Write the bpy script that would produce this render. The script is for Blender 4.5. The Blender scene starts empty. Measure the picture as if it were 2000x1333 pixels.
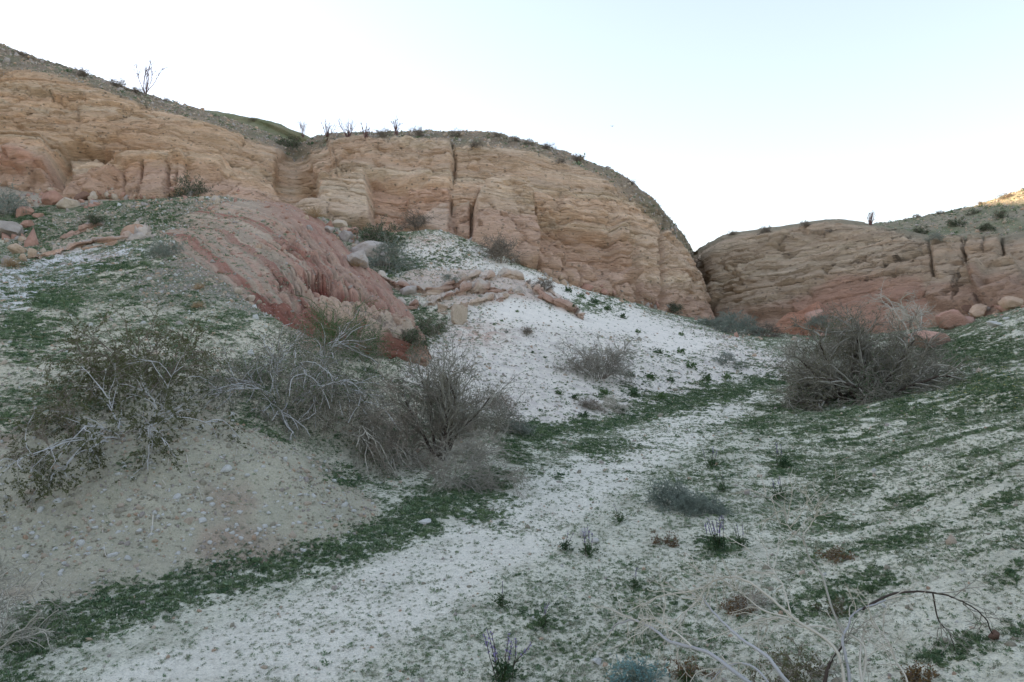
import bpy, math, random
import numpy as np
from mathutils import Vector, Matrix

# ------------------------------------------------------------------ camera, sky, sun, exposure
SC = bpy.context.scene
COL = SC.collection
W0, H0, F0, VH = 2000.0, 1333.0, 1333.0, 640.0      # photograph size, focal length in px, horizon row
CAMZ = 2.4
PITCH = math.atan((H0 / 2 - VH) / F0)
cam_d = bpy.data.cameras.new('camera'); cam = bpy.data.objects.new('camera', cam_d); COL.objects.link(cam)
cam_d.sensor_width = 36.0; cam_d.lens = 36.0 * F0 / W0
cam_d.clip_start = 0.05; cam_d.clip_end = 8000
cam.location = (0, 0, CAMZ); cam.rotation_euler = (math.pi / 2 - PITCH, 0, 0)
SC.camera = cam

SUN_AZ, SUN_EL = math.radians(-68.0), math.radians(11.6)   # azimuth from +Y towards +X
world = bpy.data.worlds.new('World'); SC.world = world; world.use_nodes = True
wn = world.node_tree.nodes; wl = world.node_tree.links
bg = wn['Background']
sky = wn.new('ShaderNodeTexSky'); sky.sky_type = 'NISHITA'; sky.sun_disc = False
sky.sun_elevation = SUN_EL; sky.sun_rotation = SUN_AZ
sky.altitude = 200; sky.air_density = 1.0; sky.dust_density = 1.0; sky.ozone_density = 1.6
hs = wn.new('ShaderNodeHueSaturation'); hs.inputs['Saturation'].default_value = 0.9
wl.new(sky.outputs[0], hs.inputs['Color']); tn = wn.new('ShaderNodeVectorMath'); tn.operation = 'MULTIPLY'; tn.inputs[1].default_value = (1.0, 0.945, 0.965)
gm_ = wn.new('ShaderNodeGamma'); gm_.inputs[1].default_value = 0.6; wl.new(hs.outputs[0], gm_.inputs[0]); wl.new(gm_.outputs[0], tn.inputs[0]); wl.new(tn.outputs[0], bg.inputs[0]); bg.inputs[1].default_value = 0.15

sun_d = bpy.data.lights.new('sun', 'SUN'); sun = bpy.data.objects.new('sun', sun_d); COL.objects.link(sun)
sun_d.energy = 4.0; sun_d.angle = math.radians(0.5); sun_d.color = (1.0, 0.74, 0.48)
SUNV = Vector((math.sin(SUN_AZ) * math.cos(SUN_EL), math.cos(SUN_AZ) * math.cos(SUN_EL), math.sin(SUN_EL)))
sun.rotation_euler = SUNV.to_track_quat('Z', 'Y').to_euler()
sun.location = (0, 0, 60)

vs = SC.view_settings
vs.view_transform = 'Standard'; vs.look = 'None'; vs.gamma = 1.0; vs.use_curve_mapping = False
vs.exposure = 2.3
try:
    SC.cycles.max_bounces = 6; SC.cycles.diffuse_bounces = 3; SC.cycles.transparent_max_bounces = 4
except Exception:
    pass

# ------------------------------------------------------------------ numeric helpers
rng = np.random.default_rng(7)
random.seed(7)
_perm = np.random.default_rng(11).permutation(256).astype(np.int32)
PERM = np.concatenate([_perm, _perm, _perm])
_g = np.random.default_rng(5).normal(size=(256, 3)).astype(np.float32)
GRAD = _g / np.linalg.norm(_g, axis=1, keepdims=True)

GX, GY, GZ = (np.ascontiguousarray(GRAD[:, k]) for k in range(3))
def perlin(x, y, z):
    x = np.asarray(x, np.float32); y = np.asarray(y, np.float32) + np.zeros_like(x); z = np.asarray(z, np.float32) + np.zeros_like(x)
    xi = np.floor(x).astype(np.int32); yi = np.floor(y).astype(np.int32); zi = np.floor(z).astype(np.int32)
    xf = x - xi; yf = y - yi; zf = z - zi
    u = xf * xf * xf * (xf * (xf * 6 - 15) + 10); v = yf * yf * yf * (yf * (yf * 6 - 15) + 10)
    w = zf * zf * zf * (zf * (zf * 6 - 15) + 10)
    xi &= 255; yi &= 255; zi &= 255
    y1i = (yi + 1) & 255; z1i = (zi + 1) & 255; x1 = xf - 1; y1 = yf - 1; z1 = zf - 1
    def row(b, c, yy, zz, pa, pb):
        h0 = PERM.take(pa + c); h1 = PERM.take(pb + c)
        g0 = GX.take(h0) * xf + GY.take(h0) * yy + GZ.take(h0) * zz; g1 = GX.take(h1) * x1 + GY.take(h1) * yy + GZ.take(h1) * zz
        return g0 + u * (g1 - g0)
    A0 = PERM.take(xi); A1 = PERM.take((xi + 1) & 255)
    p00 = PERM.take(A0 + yi); p10 = PERM.take(A1 + yi); p01 = PERM.take(A0 + y1i); p11 = PERM.take(A1 + y1i)
    a0 = row(0, zi, yf, zf, p00, p10); a1 = row(1, zi, y1, zf, p01, p11); b0 = row(0, z1i, yf, z1, p00, p10); b1 = row(1, z1i, y1, z1, p01, p11)
    a0 = a0 + v * (a1 - a0); b0 = b0 + v * (b1 - b0)
    return (a0 + w * (b0 - a0)) * np.float32(1.5)

def fbm(x, y, z, octv=4, gain=0.5, lac=2.03):
    a, s, tot = 1.0, 0.0, 0.0
    for i in range(octv):
        s = s + a * perlin(x + 17.3 * i, y - 9.1 * i, z + 5.7 * i); tot += a
        x = x * lac; y = y * lac; z = z * lac; a *= gain
    return s / tot

def ridged(x, y, z, octv=3):
    a, s, tot = 1.0, 0.0, 0.0
    for i in range(octv):
        s = s + a * (1 - np.abs(perlin(x + 31.7 * i, y + 3.3 * i, z - 8.8 * i)) * 1.6); tot += a
        x = x * 2.1; y = y * 2.1; z = z * 2.1; a *= 0.5
    return s / tot

def worley(x, y, z, seed=0):
    """nearest-cell random value and edge distance (F2 - F1)"""
    x = np.asarray(x, np.float32); y = np.asarray(y, np.float32); z = np.asarray(z, np.float32)
    xi = np.floor(x).astype(np.int32); yi = np.floor(y).astype(np.int32); zi = np.floor(z).astype(np.int32)
    f1 = np.full(x.shape, 9., np.float32); f2 = f1.copy(); idv = np.zeros(x.shape, np.int32)
    J = np.random.default_rng(91 + seed).uniform(.1, .9, (256, 3)).astype(np.float32)
    for a in (-1, 0, 1):
        for b in (-1, 0, 1):
            for c in (-1, 0, 1):
                h = PERM[PERM[PERM[(xi + a) & 255] + ((yi + b) & 255)] + ((zi + c) & 255)]; j = J[h]
                d = (xi + a + j[..., 0] - x) ** 2 + (yi + b + j[..., 1] - y) ** 2 + (zi + c + j[..., 2] - z) ** 2
                m = d < f1; f2 = np.where(m, f1, np.minimum(f2, d)); f1 = np.where(m, d, f1); idv = np.where(m, h, idv)
    return np.random.default_rng(17 + seed).uniform(-1, 1, 256).astype(np.float32)[idv], np.sqrt(f2) - np.sqrt(f1)

def sstep(a, b, x):
    t = np.clip((x - a) / (b - a), 0, 1); return t * t * (3 - 2 * t)

def hash1(k, seed=0):
    k = np.asarray(k).astype(np.int64)
    h = (k * 2654435761 + seed * 40503 + 12345) & 0xFFFFFFFF
    h = ((h ^ (h >> 15)) * 2246822519) & 0xFFFFFFFF
    h = ((h ^ (h >> 13)) * 3266489917) & 0xFFFFFFFF
    return ((h ^ (h >> 16)) & 0xFFFFFF) / float(0xFFFFFF)

def lin(r, g, b):
    c = np.array([r, g, b], float) / 255.0
    return np.where(c <= 0.04045, c / 12.92, ((c + 0.055) / 1.055) ** 2.4)

SP, CP = math.sin(PITCH), math.cos(PITCH)
def pt(u, v, d):
    """the point seen at pixel (u, v) at forward distance d"""
    a = (u - W0 / 2) / F0; b = (H0 / 2 - v) / F0
    dx, dy, dz = a, CP + b * SP, -SP + b * CP
    return np.array([dx / dy * d, d, CAMZ + dz / dy * d])

def gz(u, v, z):
    """the point seen at pixel (u, v) at height z (below the horizon)"""
    p = pt(u, v, 1.0); return pt(u, v, (z - CAMZ) / (p[2] - CAMZ))

def proj(P):
    x = P[..., 0]; y = P[..., 1]; z = P[..., 2] - CAMZ
    f = y * CP - z * SP; up = y * SP + z * CP
    f = np.where(f < 0.05, 0.05, f)
    return W0 / 2 + F0 * x / f, H0 / 2 - F0 * up / f

def poly_sd(u, v, poly, pad=60):
    """signed distance in px, positive inside; only computed near the polygon"""
    poly = np.array(poly, float)
    out = np.full(u.shape, -1e3)
    m = (u > poly[:, 0].min() - pad) & (u < poly[:, 0].max() + pad) & (v > poly[:, 1].min() - pad) & (v < poly[:, 1].max() + pad)
    if not m.any(): return out
    x = u[m]; y = v[m]; dmin = np.full(x.shape, 1e9); ins = np.zeros(x.shape, bool)
    for (ax, ay), (bx, by) in zip(poly, np.roll(poly, -1, 0)):
        ex, ey = bx - ax, by - ay
        t = np.clip(((x - ax) * ex + (y - ay) * ey) / (ex * ex + ey * ey + 1e-9), 0, 1)
        dmin = np.minimum(dmin, (x - ax - t * ex) ** 2 + (y - ay - t * ey) ** 2)
        c = ((ay > y) != (by > y)) & (x < (bx - ax) * (y - ay) / ((by - ay) + 1e-12) + ax)
        ins ^= c
    dd = np.sqrt(dmin); out[m] = np.where(ins, dd, -dd); return out

def line_d(u, v, line, pad=60):
    line = np.array(line, float)
    out = np.full(u.shape, 1e3)
    m = (u > line[:, 0].min() - pad) & (u < line[:, 0].max() + pad) & (v > line[:, 1].min() - pad) & (v < line[:, 1].max() + pad)
    if not m.any(): return out
    x = u[m]; y = v[m]; dmin = np.full(x.shape, 1e9)
    for (ax, ay), (bx, by) in zip(line[:-1], line[1:]):
        ex, ey = bx - ax, by - ay
        t = np.clip(((x - ax) * ex + (y - ay) * ey) / (ex * ex + ey * ey + 1e-9), 0, 1)
        dmin = np.minimum(dmin, (x - ax - t * ex) ** 2 + (y - ay - t * ey) ** 2)
    out[m] = np.sqrt(dmin); return out

def mixc(col, c, m):
    return col + (np.asarray(c) - col) * np.clip(m, 0, 1)[..., None]

# ------------------------------------------------------------------ mesh and object helpers
def link(name, data, parent=None):
    o = bpy.data.objects.new(name, data); COL.objects.link(o)
    if parent is not None: o.parent = parent
    return o

def tag(o, label=None, cat=None, group=None, kind=None):
    if label: o['label'] = label
    if cat: o['category'] = cat
    if group: o['group'] = group
    if kind: o['kind'] = kind
    return o

def fast_mesh(name, V, Fc, mat=None, smooth=True, col=None, alpha=None):
    """V (n,3); Fc (m,3) or (m,4) int array"""
    me = bpy.data.meshes.new(name)
    V = np.ascontiguousarray(V, np.float32); Fc = np.ascontiguousarray(Fc, np.int32)
    k = Fc.shape[1]
    me.vertices.add(len(V)); me.vertices.foreach_set('co', V.ravel())
    me.loops.add(Fc.size); me.loops.foreach_set('vertex_index', Fc.ravel())
    me.polygons.add(len(Fc)); me.polygons.foreach_set('loop_start', np.arange(0, Fc.size, k, dtype=np.int32))
    try: me.polygons.foreach_set('loop_total', np.full(len(Fc), k, np.int32))
    except Exception: pass
    me.update(calc_edges=True)
    if smooth: me.polygons.foreach_set('use_smooth', np.ones(len(Fc), bool))
    if col is not None:
        a = me.color_attributes.new('Col', 'FLOAT_COLOR', 'POINT')
        c4 = np.ones((len(V), 4), np.float32); c4[:, :3] = np.clip(col, 0, 1)
        if alpha is not None: c4[:, 3] = alpha
        a.data.foreach_set('color', c4.ravel())
    if mat: me.materials.append(mat)
    return me

def grid_faces(nr, nc, wrap=False):
    i = np.arange(nr - 1)[:, None] * nc
    j = np.arange(nc if wrap else nc - 1)[None, :]
    j2 = (j + 1) % nc
    return np.stack([i + j, i + j2, i + nc + j2, i + nc + j], -1).reshape(-1, 4)

# ------------------------------------------------------------------ materials
def new_mat(name, rough=0.95, spec=0.15):
    m = bpy.data.materials.new(name); m.use_nodes = True
    nt = m.node_tree; b = nt.nodes['Principled BSDF']
    b.inputs['Roughness'].default_value = rough
    b.inputs['Specular IOR Level'].default_value = spec
    return m, nt, b

def nd(nt, t, **kw):
    n = nt.nodes.new(t)
    for k, v in kw.items(): setattr(n, k, v)
    return n

def terrain_mat(name, tint_amt=0.25, bump=0.5, scales=(1.2, 7.0, 40.0), stretch=(1, 1, 1), fleck=0.0, fleck_col=(0.7, 0.68, 0.64), bump_d=0.03, litter=None):
    """colour from the 'Col' attribute, broken up by three noises; bump from the finer two"""
    m, nt, b = new_mat(name)
    L = nt.links.new
    at = nd(nt, 'ShaderNodeAttribute', attribute_name='Col')
    tc = nd(nt, 'ShaderNodeTexCoord'); mp = nd(nt, 'ShaderNodeMapping'); mp.inputs['Scale'].default_value = stretch
    L(tc.outputs['Object'], mp.inputs[0])
    fac = None; ns = []
    for s in scales:
        n = nd(nt, 'ShaderNodeTexNoise'); n.inputs['Scale'].default_value = s; n.inputs['Detail'].default_value = 6
        n.inputs['Roughness'].default_value = 0.65
        L(mp.outputs[0], n.inputs['Vector']); ns.append(n)
    add = nd(nt, 'ShaderNodeMath', operation='ADD'); L(ns[0].outputs[0], add.inputs[0]); L(ns[1].outputs[0], add.inputs[1])
    add2 = nd(nt, 'ShaderNodeMath', operation='ADD'); L(add.outputs[0], add2.inputs[0]); L(ns[2].outputs[0], add2.inputs[1])
    mr = nd(nt, 'ShaderNodeMapRange'); mr.inputs[1].default_value = 0.9; mr.inputs[2].default_value = 2.1
    mr.inputs[3].default_value = 1 - tint_amt; mr.inputs[4].default_value = 1 + tint_amt
    L(add2.outputs[0], mr.inputs[0])
    mul = nd(nt, 'ShaderNodeVectorMath', operation='SCALE'); L(at.outputs['Color'], mul.inputs[0]); L(mr.outputs[0], mul.inputs['Scale'])
    src = mul.outputs[0]
    if fleck > 0:
        vo = nd(nt, 'ShaderNodeTexVoronoi'); vo.inputs['Scale'].default_value = fleck
        L(tc.outputs['Object'], vo.inputs['Vector'])
        lt = nd(nt, 'ShaderNodeMath', operation='LESS_THAN'); lt.inputs[1].default_value = 0.22
        L(vo.outputs['Distance'], lt.inputs[0])
        sep = nd(nt, 'ShaderNodeSeparateColor'); L(vo.outputs['Color'], sep.inputs[0])
        gt = nd(nt, 'ShaderNodeMath', operation='GREATER_THAN'); gt.inputs[1].default_value = 0.6; L(sep.outputs[0], gt.inputs[0])
        mm = nd(nt, 'ShaderNodeMath', operation='MULTIPLY'); L(lt.outputs[0], mm.inputs[0]); L(gt.outputs[0], mm.inputs[1])
        mm2 = nd(nt, 'ShaderNodeMath', operation='MULTIPLY'); L(mm.outputs[0], mm2.inputs[0]); mm2.inputs[1].default_value = 0.55
        mx = nd(nt, 'ShaderNodeMix', data_type='RGBA'); L(mm2.outputs[0], mx.inputs[0]); L(src, mx.inputs[6]); mx.inputs[7].default_value = (*fleck_col, 1)
        src = mx.outputs[2]
    if litter:
        for sc_, lo, hi, cl_, am in litter:
            n_ = nd(nt, 'ShaderNodeTexNoise'); n_.inputs['Scale'].default_value = sc_; n_.inputs['Detail'].default_value = 7; n_.inputs['Roughness'].default_value = .7
            L(tc.outputs['Object'], n_.inputs['Vector'])
            mr_ = nd(nt, 'ShaderNodeMapRange', interpolation_type='SMOOTHSTEP'); mr_.inputs[1].default_value = lo; mr_.inputs[2].default_value = hi; mr_.inputs[4].default_value = am; L(n_.outputs[0], mr_.inputs[0])
            ml_ = nd(nt, 'ShaderNodeMath', operation='MULTIPLY'); L(mr_.outputs[0], ml_.inputs[0]); L(at.outputs['Alpha'], ml_.inputs[1])
            mx = nd(nt, 'ShaderNodeMix', data_type='RGBA'); L(ml_.outputs[0], mx.inputs[0]); L(src, mx.inputs[6]); mx.inputs[7].default_value = (*cl_, 1); src = mx.outputs[2]
    L(src, b.inputs['Base Color'])
    ba = nd(nt, 'ShaderNodeMath', operation='MULTIPLY_ADD'); L(ns[1].outputs[0], ba.inputs[0]); ba.inputs[1].default_value = 2.5; L(ns[2].outputs[0], ba.inputs[2])
    bp = nd(nt, 'ShaderNodeBump'); bp.inputs['Strength'].default_value = bump; bp.inputs['Distance'].default_value = bump_d
    L(ba.outputs[0], bp.inputs['Height']); L(bp.outputs[0], b.inputs['Normal'])
    return m

def flat_mat(name, rgb, var=0.25, rough=0.8, hue2=None, transl=0.0, noise=0.0):
    """plain colour with random variation from copy to copy"""
    m, nt, b = new_mat(name, rough, 0.2)
    L = nt.links.new
    oi = nd(nt, 'ShaderNodeObjectInfo')
    mx = nd(nt, 'ShaderNodeMix', data_type='RGBA')
    c = np.array(rgb); c2 = np.array(hue2) if hue2 is not None else c * (1 + var)
    c1 = c * (1 - var) if hue2 is None else c
    mx.inputs[6].default_value = (*c1, 1); mx.inputs[7].default_value = (*np.clip(c2, 0, 1), 1)
    if noise > 0:
        tc = nd(nt, 'ShaderNodeTexCoord'); n = nd(nt, 'ShaderNodeTexNoise'); n.inputs['Scale'].default_value = noise; n.inputs['Detail'].default_value = 4
        L(tc.outputs['Object'], n.inputs['Vector'])
        a = nd(nt, 'ShaderNodeMath', operation='MULTIPLY_ADD'); L(n.outputs[0], a.inputs[0]); a.inputs[1].default_value = 1.6
        s = nd(nt, 'ShaderNodeMath', operation='MULTIPLY_ADD'); L(oi.outputs['Random'], s.inputs[0]); s.inputs[1].default_value = 0.6; s.inputs[2].default_value = -0.6
        L(s.outputs[0], a.inputs[2]); cl = nd(nt, 'ShaderNodeClamp'); L(a.outputs[0], cl.inputs[0]); L(cl.outputs[0], mx.inputs[0])
    else:
        L(oi.outputs['Random'], mx.inputs[0])
    L(mx.outputs[2], b.inputs['Base Color'])
    if transl > 0:
        t = nd(nt, 'ShaderNodeBsdfTranslucent'); L(mx.outputs[2], t.inputs[0])
        ms = nd(nt, 'ShaderNodeMixShader'); ms.inputs[0].default_value = transl
        L(b.outputs[0], ms.inputs[1]); L(t.outputs[0], ms.inputs[2]); L(ms.outputs[0], nt.nodes['Material Output'].inputs[0])
    return m

CK = 1.6
K = 1.18      # photograph colour (linear) to surface colour in this shade
def alb(r, g, b, k=K): return np.clip(lin(r, g, b) * k, 0, 0.85)

# ------------------------------------------------------------------ the ground: one sheet, heights through surveyed points
GP = []
def A(*l):
    for u, v, d in l: GP.append(pt(u, v, d))
def Z(*l):
    for u, v, z in l: GP.append(gz(u, v, z))
def X(*l):
    for p in l: GP.append(np.array(p, float))
# wash floor
Z((200,1333,0),(600,1333,0),(1000,1333,.05),(300,1250,0),(60,1300,0.02),(700,1150,0),(1000,1100,.02),(1100,1000,.05),(1000,950,.06),
  (1200,900,.12),(1120,850,.18),(1300,830,.2),(1400,790,.28),(1500,760,.33),(1300,1000,.1),(1300,1150,.12),(1400,900,.15),(1450,820,.22),(1530,750,.4),(1300,1333,.22))
# right slope
Z((1600,900,.25),(1700,1000,.33),(1500,1000,.2),(1550,1200,.3),(1800,1200,.5),(2000,1333,.65),(1700,1333,.45),(2000,1100,.8),(2000,950,.95),(1800,950,.58),(1700,850,.5),(1850,830,.8),
  (2000,830,1.1),(1700,790,.62),(1600,800,.4),(1850,760,1.0),(2000,760,1.35),(1900,700,1.55),(2000,690,1.75),(1560,770,.36))
A((1870,655,27),(1930,625,27),(2000,600,25),(2200,590,23),(1790,690,25),(1680,720,25),(2200,800,9.5),(2200,1100,4.3),(1600,715,27))
# cut bank, left
Z((60,1180,.05),(300,1115,.07),(560,1065,.08),(700,1015,.1),(770,965,.12),(900,960,.06),(-300,1200,.1))
A((0,1010,6.95),(0,860,8.1),(-300,900,8),(100,1030,6.95),(300,985,7.25),(300,835,8.6),(150,850,8.3),(450,845,9.1),(450,970,7.75),(600,905,9.0),(600,1000,7.75),(680,945,9.5))
# slope above the bank
A((0,700,11),(0,600,15),(0,520,23),(150,780,9.6),(400,760,10.5),(550,780,11),(700,835,11.5),(790,900,10.8),(850,835,13),(950,835,13.4),
  (200,650,13.5),(400,650,14),(600,680,14.5),(750,705,15.5),(850,765,15.5),(950,785,16),(370,502,21.5),(300,545,19),(470,560,18.8),(200,560,19),(100,580,18),
  (350,478,26),(200,475,27),(100,522,24),(300,405,38),(400,388,40),(150,425,37),(50,480,33),(0,405,41),(0,350,46),(160,390,44),(-300,420,36),(-300,560,18),(-300,700,10.5))
# under the red ridge and the gully beside it
A((450,470,32),(540,510,27),(620,580,22),(700,640,19.5),(780,690,17.4),(520,430,37),(620,450,38),(660,445,39),(700,485,36),(740,525,33),(790,565,29),(822,620,24.5),(850,655,21.5))
# white talus
A((850,452,39),(790,485,37),(900,505,36),(1000,545,34),(900,565,29),(1000,605,27),(900,625,24),(950,685,20.5),(850,705,18.5),(1100,605,30),(1130,625,29),(1050,685,21.5),
  (1050,765,17.3),(1150,705,22),(1200,765,19.3),(1150,805,16.9),(1300,765,20.9),(1300,705,24),(1400,740,23),(1400,692,27.5),(1500,700,28),(1200,625,33),(1300,645,35),
  (1100,575,37),(1040,528,40),(1230,592,42),(1380,628,46),(1450,655,42),(1550,665,36),(1700,685,31))
A((1700,655,38),(1870,632,31.5),(1500,640,50),(600,418,43),(720,458,42))
# far and out of frame
for u, z in ((-300,11),(0,10),(300,10),(600,8),(900,5),(1200,3),(1600,3),(2000,4)):
    for d in (60, 90): X(((u - 1000) / F0 * d, d, z))
def PL(*l):
    for th, r, z in l: X((r * math.sin(math.radians(th)), r * math.cos(math.radians(th)), z))
PL((-60,3,.15),(-60,8,1.5),(-60,20,4.5),(-60,45,9),(60,2,.95),(60,5,1.7),(60,12,3),(60,30,6),(90,2,1.05),(90,8,2.6),(90,30,6),(-90,3,.2),(-90,8,.9),(-90,30,4),(-90,80,4),(90,80,5),
   (180,2,.9),(180,10,.6),(180,40,0),(-180,2,.9),(-180,10,.6),(-180,40,0),(135,3,1.0),(135,10,1.6),(135,40,2),(-135,3,.5),(-135,10,.5),(-135,40,1),(0,1,.78),(0,.4,.8),(90,.4,.82),(-90,.4,.78),(180,.4,.82),(-180,.4,.82),(-30,2.2,.4),(30,2.2,.62),(0,2.4,.45))
for th in range(-180, 181, 45): PL((th, 160, 0), (th, 3000, -2))
GP = np.array(GP)
def polar(x, y): return np.arctan2(x, y), np.log(np.sqrt(x * x + y * y) + 1e-6)
_th, _lr = polar(GP[:, 0], GP[:, 1])
_C = np.stack([_th * 1.1, _lr], 1)
def _phi(r2): return 0.5 * r2 * np.log(r2 + 1e-9)
_n = len(_C)
_M = _phi(((_C[:, None] - _C[None]) ** 2).sum(-1)) + np.eye(_n) * 1e-4
_Q = np.concatenate([np.ones((_n, 1)), _C], 1)
_S = np.linalg.solve(np.block([[_M, _Q], [_Q.T, np.zeros((3, 3))]]), np.concatenate([GP[:, 2], np.zeros(3)]))
def tps(th, lr):
    c = np.stack([th.ravel() * 1.1, lr.ravel()], 1); out = np.empty(len(c))
    for i in range(0, len(c), 20000):
        cc = c[i:i + 20000]
        r2 = (cc[:, None, 0] - _C[None, :, 0]) ** 2 + (cc[:, None, 1] - _C[None, :, 1]) ** 2
        out[i:i + 20000] = _phi(r2) @ _S[:_n] + _S[_n] + cc @ _S[_n + 1:]
    return out.reshape(th.shape)

NTH, NR = 820, 500
_a = np.radians(44.0)
TH = np.concatenate([np.linspace(-math.pi, -_a, 60, endpoint=False), np.linspace(-_a, _a, NTH - 119), np.linspace(_a, math.pi, 60)[1:]])
LR = np.concatenate([np.linspace(math.log(.25), math.log(2.2), 30, endpoint=False), np.linspace(math.log(2.2), math.log(52), NR - 60, endpoint=False), np.linspace(math.log(52), math.log(3500), 30)])
NTH, NR = len(TH), len(LR)
# coarse solve, then smooth upsampling
_ci = np.linspace(TH[0], TH[-1], 401); _cj = np.linspace(LR[0], LR[-1], 301)
_CZ = tps(*np.meshgrid(_ci, _cj))
def bil(Zg, gi, gj, th, lr):
    a = np.clip((th - gi[0]) / (gi[1] - gi[0]), 0, len(gi) - 1.001); b = np.clip((lr - gj[0]) / (gj[1] - gj[0]), 0, len(gj) - 1.001)
    i = a.astype(int); j = b.astype(int); a = a - i; b = b - j
    return (Zg[j, i] * (1 - a) + Zg[j, i + 1] * a) * (1 - b) + (Zg[j + 1, i] * (1 - a) + Zg[j + 1, i + 1] * a) * b
def base_z(x, y):
    th, lr = polar(x, y); return bil(_CZ, _ci, _cj, th, lr)

# zones traced from the photograph, used where the sheet lies under them
BANK = [(-60,1150),(-60,830),(60,850),(200,860),(330,800),(400,800),(470,815),(560,860),(660,920),(735,985),(745,1020),(690,1045),(560,1085),(400,1125),(200,1165),(60,1190)]
TALUS = [(800,470),(850,447),(930,480),(1010,515),(1150,560),(1300,610),(1450,655),(1545,700),(1530,735),(1380,760),(1250,800),(1100,835),(1010,830),(900,790),(780,750),(790,700),(830,670),(890,600),(800,570),(770,520)]
SANDPURE = [(990,520),(1120,560),(1260,610),(1400,670),(1330,700),(1230,660),(1150,640),(1060,640),(960,630),(930,600),(1000,590),(1100,600),(1130,610)]
WHITEL = [(-60,520),(60,500),(240,470),(300,500),(180,540),(100,580),(60,600),(-60,620)]
GRAVEL = [(270,545),(330,505),(390,498),(470,530),(560,590),(540,620),(430,590),(330,600),(230,580)]
REDSLOPE = [(300,440),(420,390),(560,400),(680,480),(800,640),(790,690),(600,680),(520,600),(430,545),(330,500)]
RIDGEBED = [(345,478),(420,425),(540,402),(660,480),(790,625),(805,668),(760,690),(660,672),(570,630),(490,580),(415,520)]
TRACK = [(1440,762),(1535,752),(1500,775),(1420,830),(1330,880),(1150,1010),(900,1180),(640,1340),(150,1340),(500,1200),(820,1060),(1050,930),(1250,825)]
LEDGES = [
    ([(745,548),(800,533),(870,528),(955,528),(960,545),(905,560),(840,574),(790,565)], 0.42),
    ([(830,585),(860,560),(930,535),(1000,540),(1050,560),(1090,590),(1060,592),(960,580),(900,585),(850,592)], 0.35),
    ([(868,592),(905,585),(985,580),(962,596),(910,602),(868,606)], 0.4),
    ([(1040,555),(1090,575),(1130,605),(1135,622),(1100,612),(1060,585)], 0.35),
    ([(95,480),(130,462),(220,455),(260,462),(200,478),(110,500)], 0.35),
]
def ground_detail(x, y, z):
    """fine height, zone masks"""
    P = np.stack([x, y, z], -1); u, v = proj(P)
    vis = (y > 0.5)
    r = np.sqrt(x * x + y * y)
    n1 = fbm(x * 0.55, y * 0.55, 0.0, 4); n2 = fbm(x * 3.1, y * 3.1, 2.0, 4); n3 = perlin(x * 11, y * 11, 4.0)
    wob = 12 * fbm(x * 1.3, y * 1.3, 8.0, 4) + 22 * fbm(x * .45, y * .45, 28.0, 4)
    def msk(poly, soft=10): return np.where(vis, sstep(-soft, soft, poly_sd(u, v, poly) + wob), 0)
    m = dict(bank=msk(BANK, 14), talus=msk(TALUS, 20), pure=msk(SANDPURE, 14), whitel=msk(WHITEL, 16), gravel=msk(GRAVEL, 16), red=msk(REDSLOPE, 18), track=msk(TRACK, 22))
    dz = 0.10 * n1 * np.clip(r / 12, .3, 2.0) + 0.042 * n2 * np.clip(r / 10, .6, 1.6) + 0.013 * n3
    # hummocky right slope, smooth sand, crumbly bank
    rs = sstep(1450, 1650, u + wob * 3) * sstep(720, 800, v)
    dz += rs * 0.05 * fbm(x * 1.7, y * 1.7, 12.0, 3)
    dz *= (1 - 0.55 * m['pure']) * (1 - 0.4 * m['track'])
    dz += m['bank'] * (0.07 * ridged(x * 2.2, y * 2.2, z * 2.5, 3) - 0.04 + 0.022 * perlin(x * 14, y * 14, z * 14) + .03 * fbm(x * 6, y * 6, z * 9, 3) - .05 * sstep(.2, .5, fbm(x * .9, y * .9, z * 7, 3)))
    dz = dz - 1.1 * np.where(vis & (r < 45), sstep(-14, 22, poly_sd(u, v, RIDGEBED)), 0)
    led = np.zeros_like(x)
    for poly, h in LEDGES:
        s = poly_sd(u, v, poly) + wob * 0.25
        st = sstep(-2, 3, s) * vis
        led = np.maximum(led, st)
        dz = dz + .3 * h * st * (0.8 + 0.35 * n1) + st * 0.05 * n2 - st * .1 * sstep(.9, .97, ridged(x * .9, y * .9, 3., 1))
    m['ledge'] = led; m['n1'] = n1; m['n2'] = n2; m['u'] = u; m['v'] = v; m['rs'] = rs
    return dz, m

_T, _L = np.meshgrid(TH, LR)
gx = np.exp(_L) * np.sin(_T); gy = np.exp(_L) * np.cos(_T)
gz0 = base_z(gx, gy)
gdz, gm = ground_detail(gx, gy, gz0)
gzz = gz0 + gdz
# regular lookup grid of the finished surface
def ground_z(x, y):
    th, lr = polar(x, y)
    fi = np.interp(th, TH, np.arange(NTH)); fj = np.interp(lr, LR, np.arange(NR))
    i = np.clip(fi.astype(int), 0, NTH - 2); j = np.clip(fj.astype(int), 0, NR - 2); a = fi - i; b = fj - j
    return (gzz[j, i] * (1 - a) + gzz[j, i + 1] * a) * (1 - b) + (gzz[j + 1, i] * (1 - a) + gzz[j + 1, i + 1] * a) * b
C_SAND = alb(210, 201, 186, 1.25); C_WASH = alb(182, 180, 162, 1.46); C_BANK = alb(152, 146, 126, 1.5); C_SLOPE = alb(184, 176, 154, 1.36)
C_RED = alb(158, 122, 104); C_GRAV = alb(134, 128, 116); C_PINK = alb(176, 142, 122); C_LEDGE = alb(178, 150, 130)
gu, gv = gm['u'], gm['v']
gc = np.zeros(gx.shape + (3,)) + C_WASH
left = sstep(1000, 820, gv) * sstep(1050, 850, gu)
gc = mixc(gc, alb(186, 184, 165, 1.52), gm['rs'])
gc = mixc(gc, alb(194, 190, 175, 1.5), gm['track'])
gc = mixc(gc, C_SLOPE, left)
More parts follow.
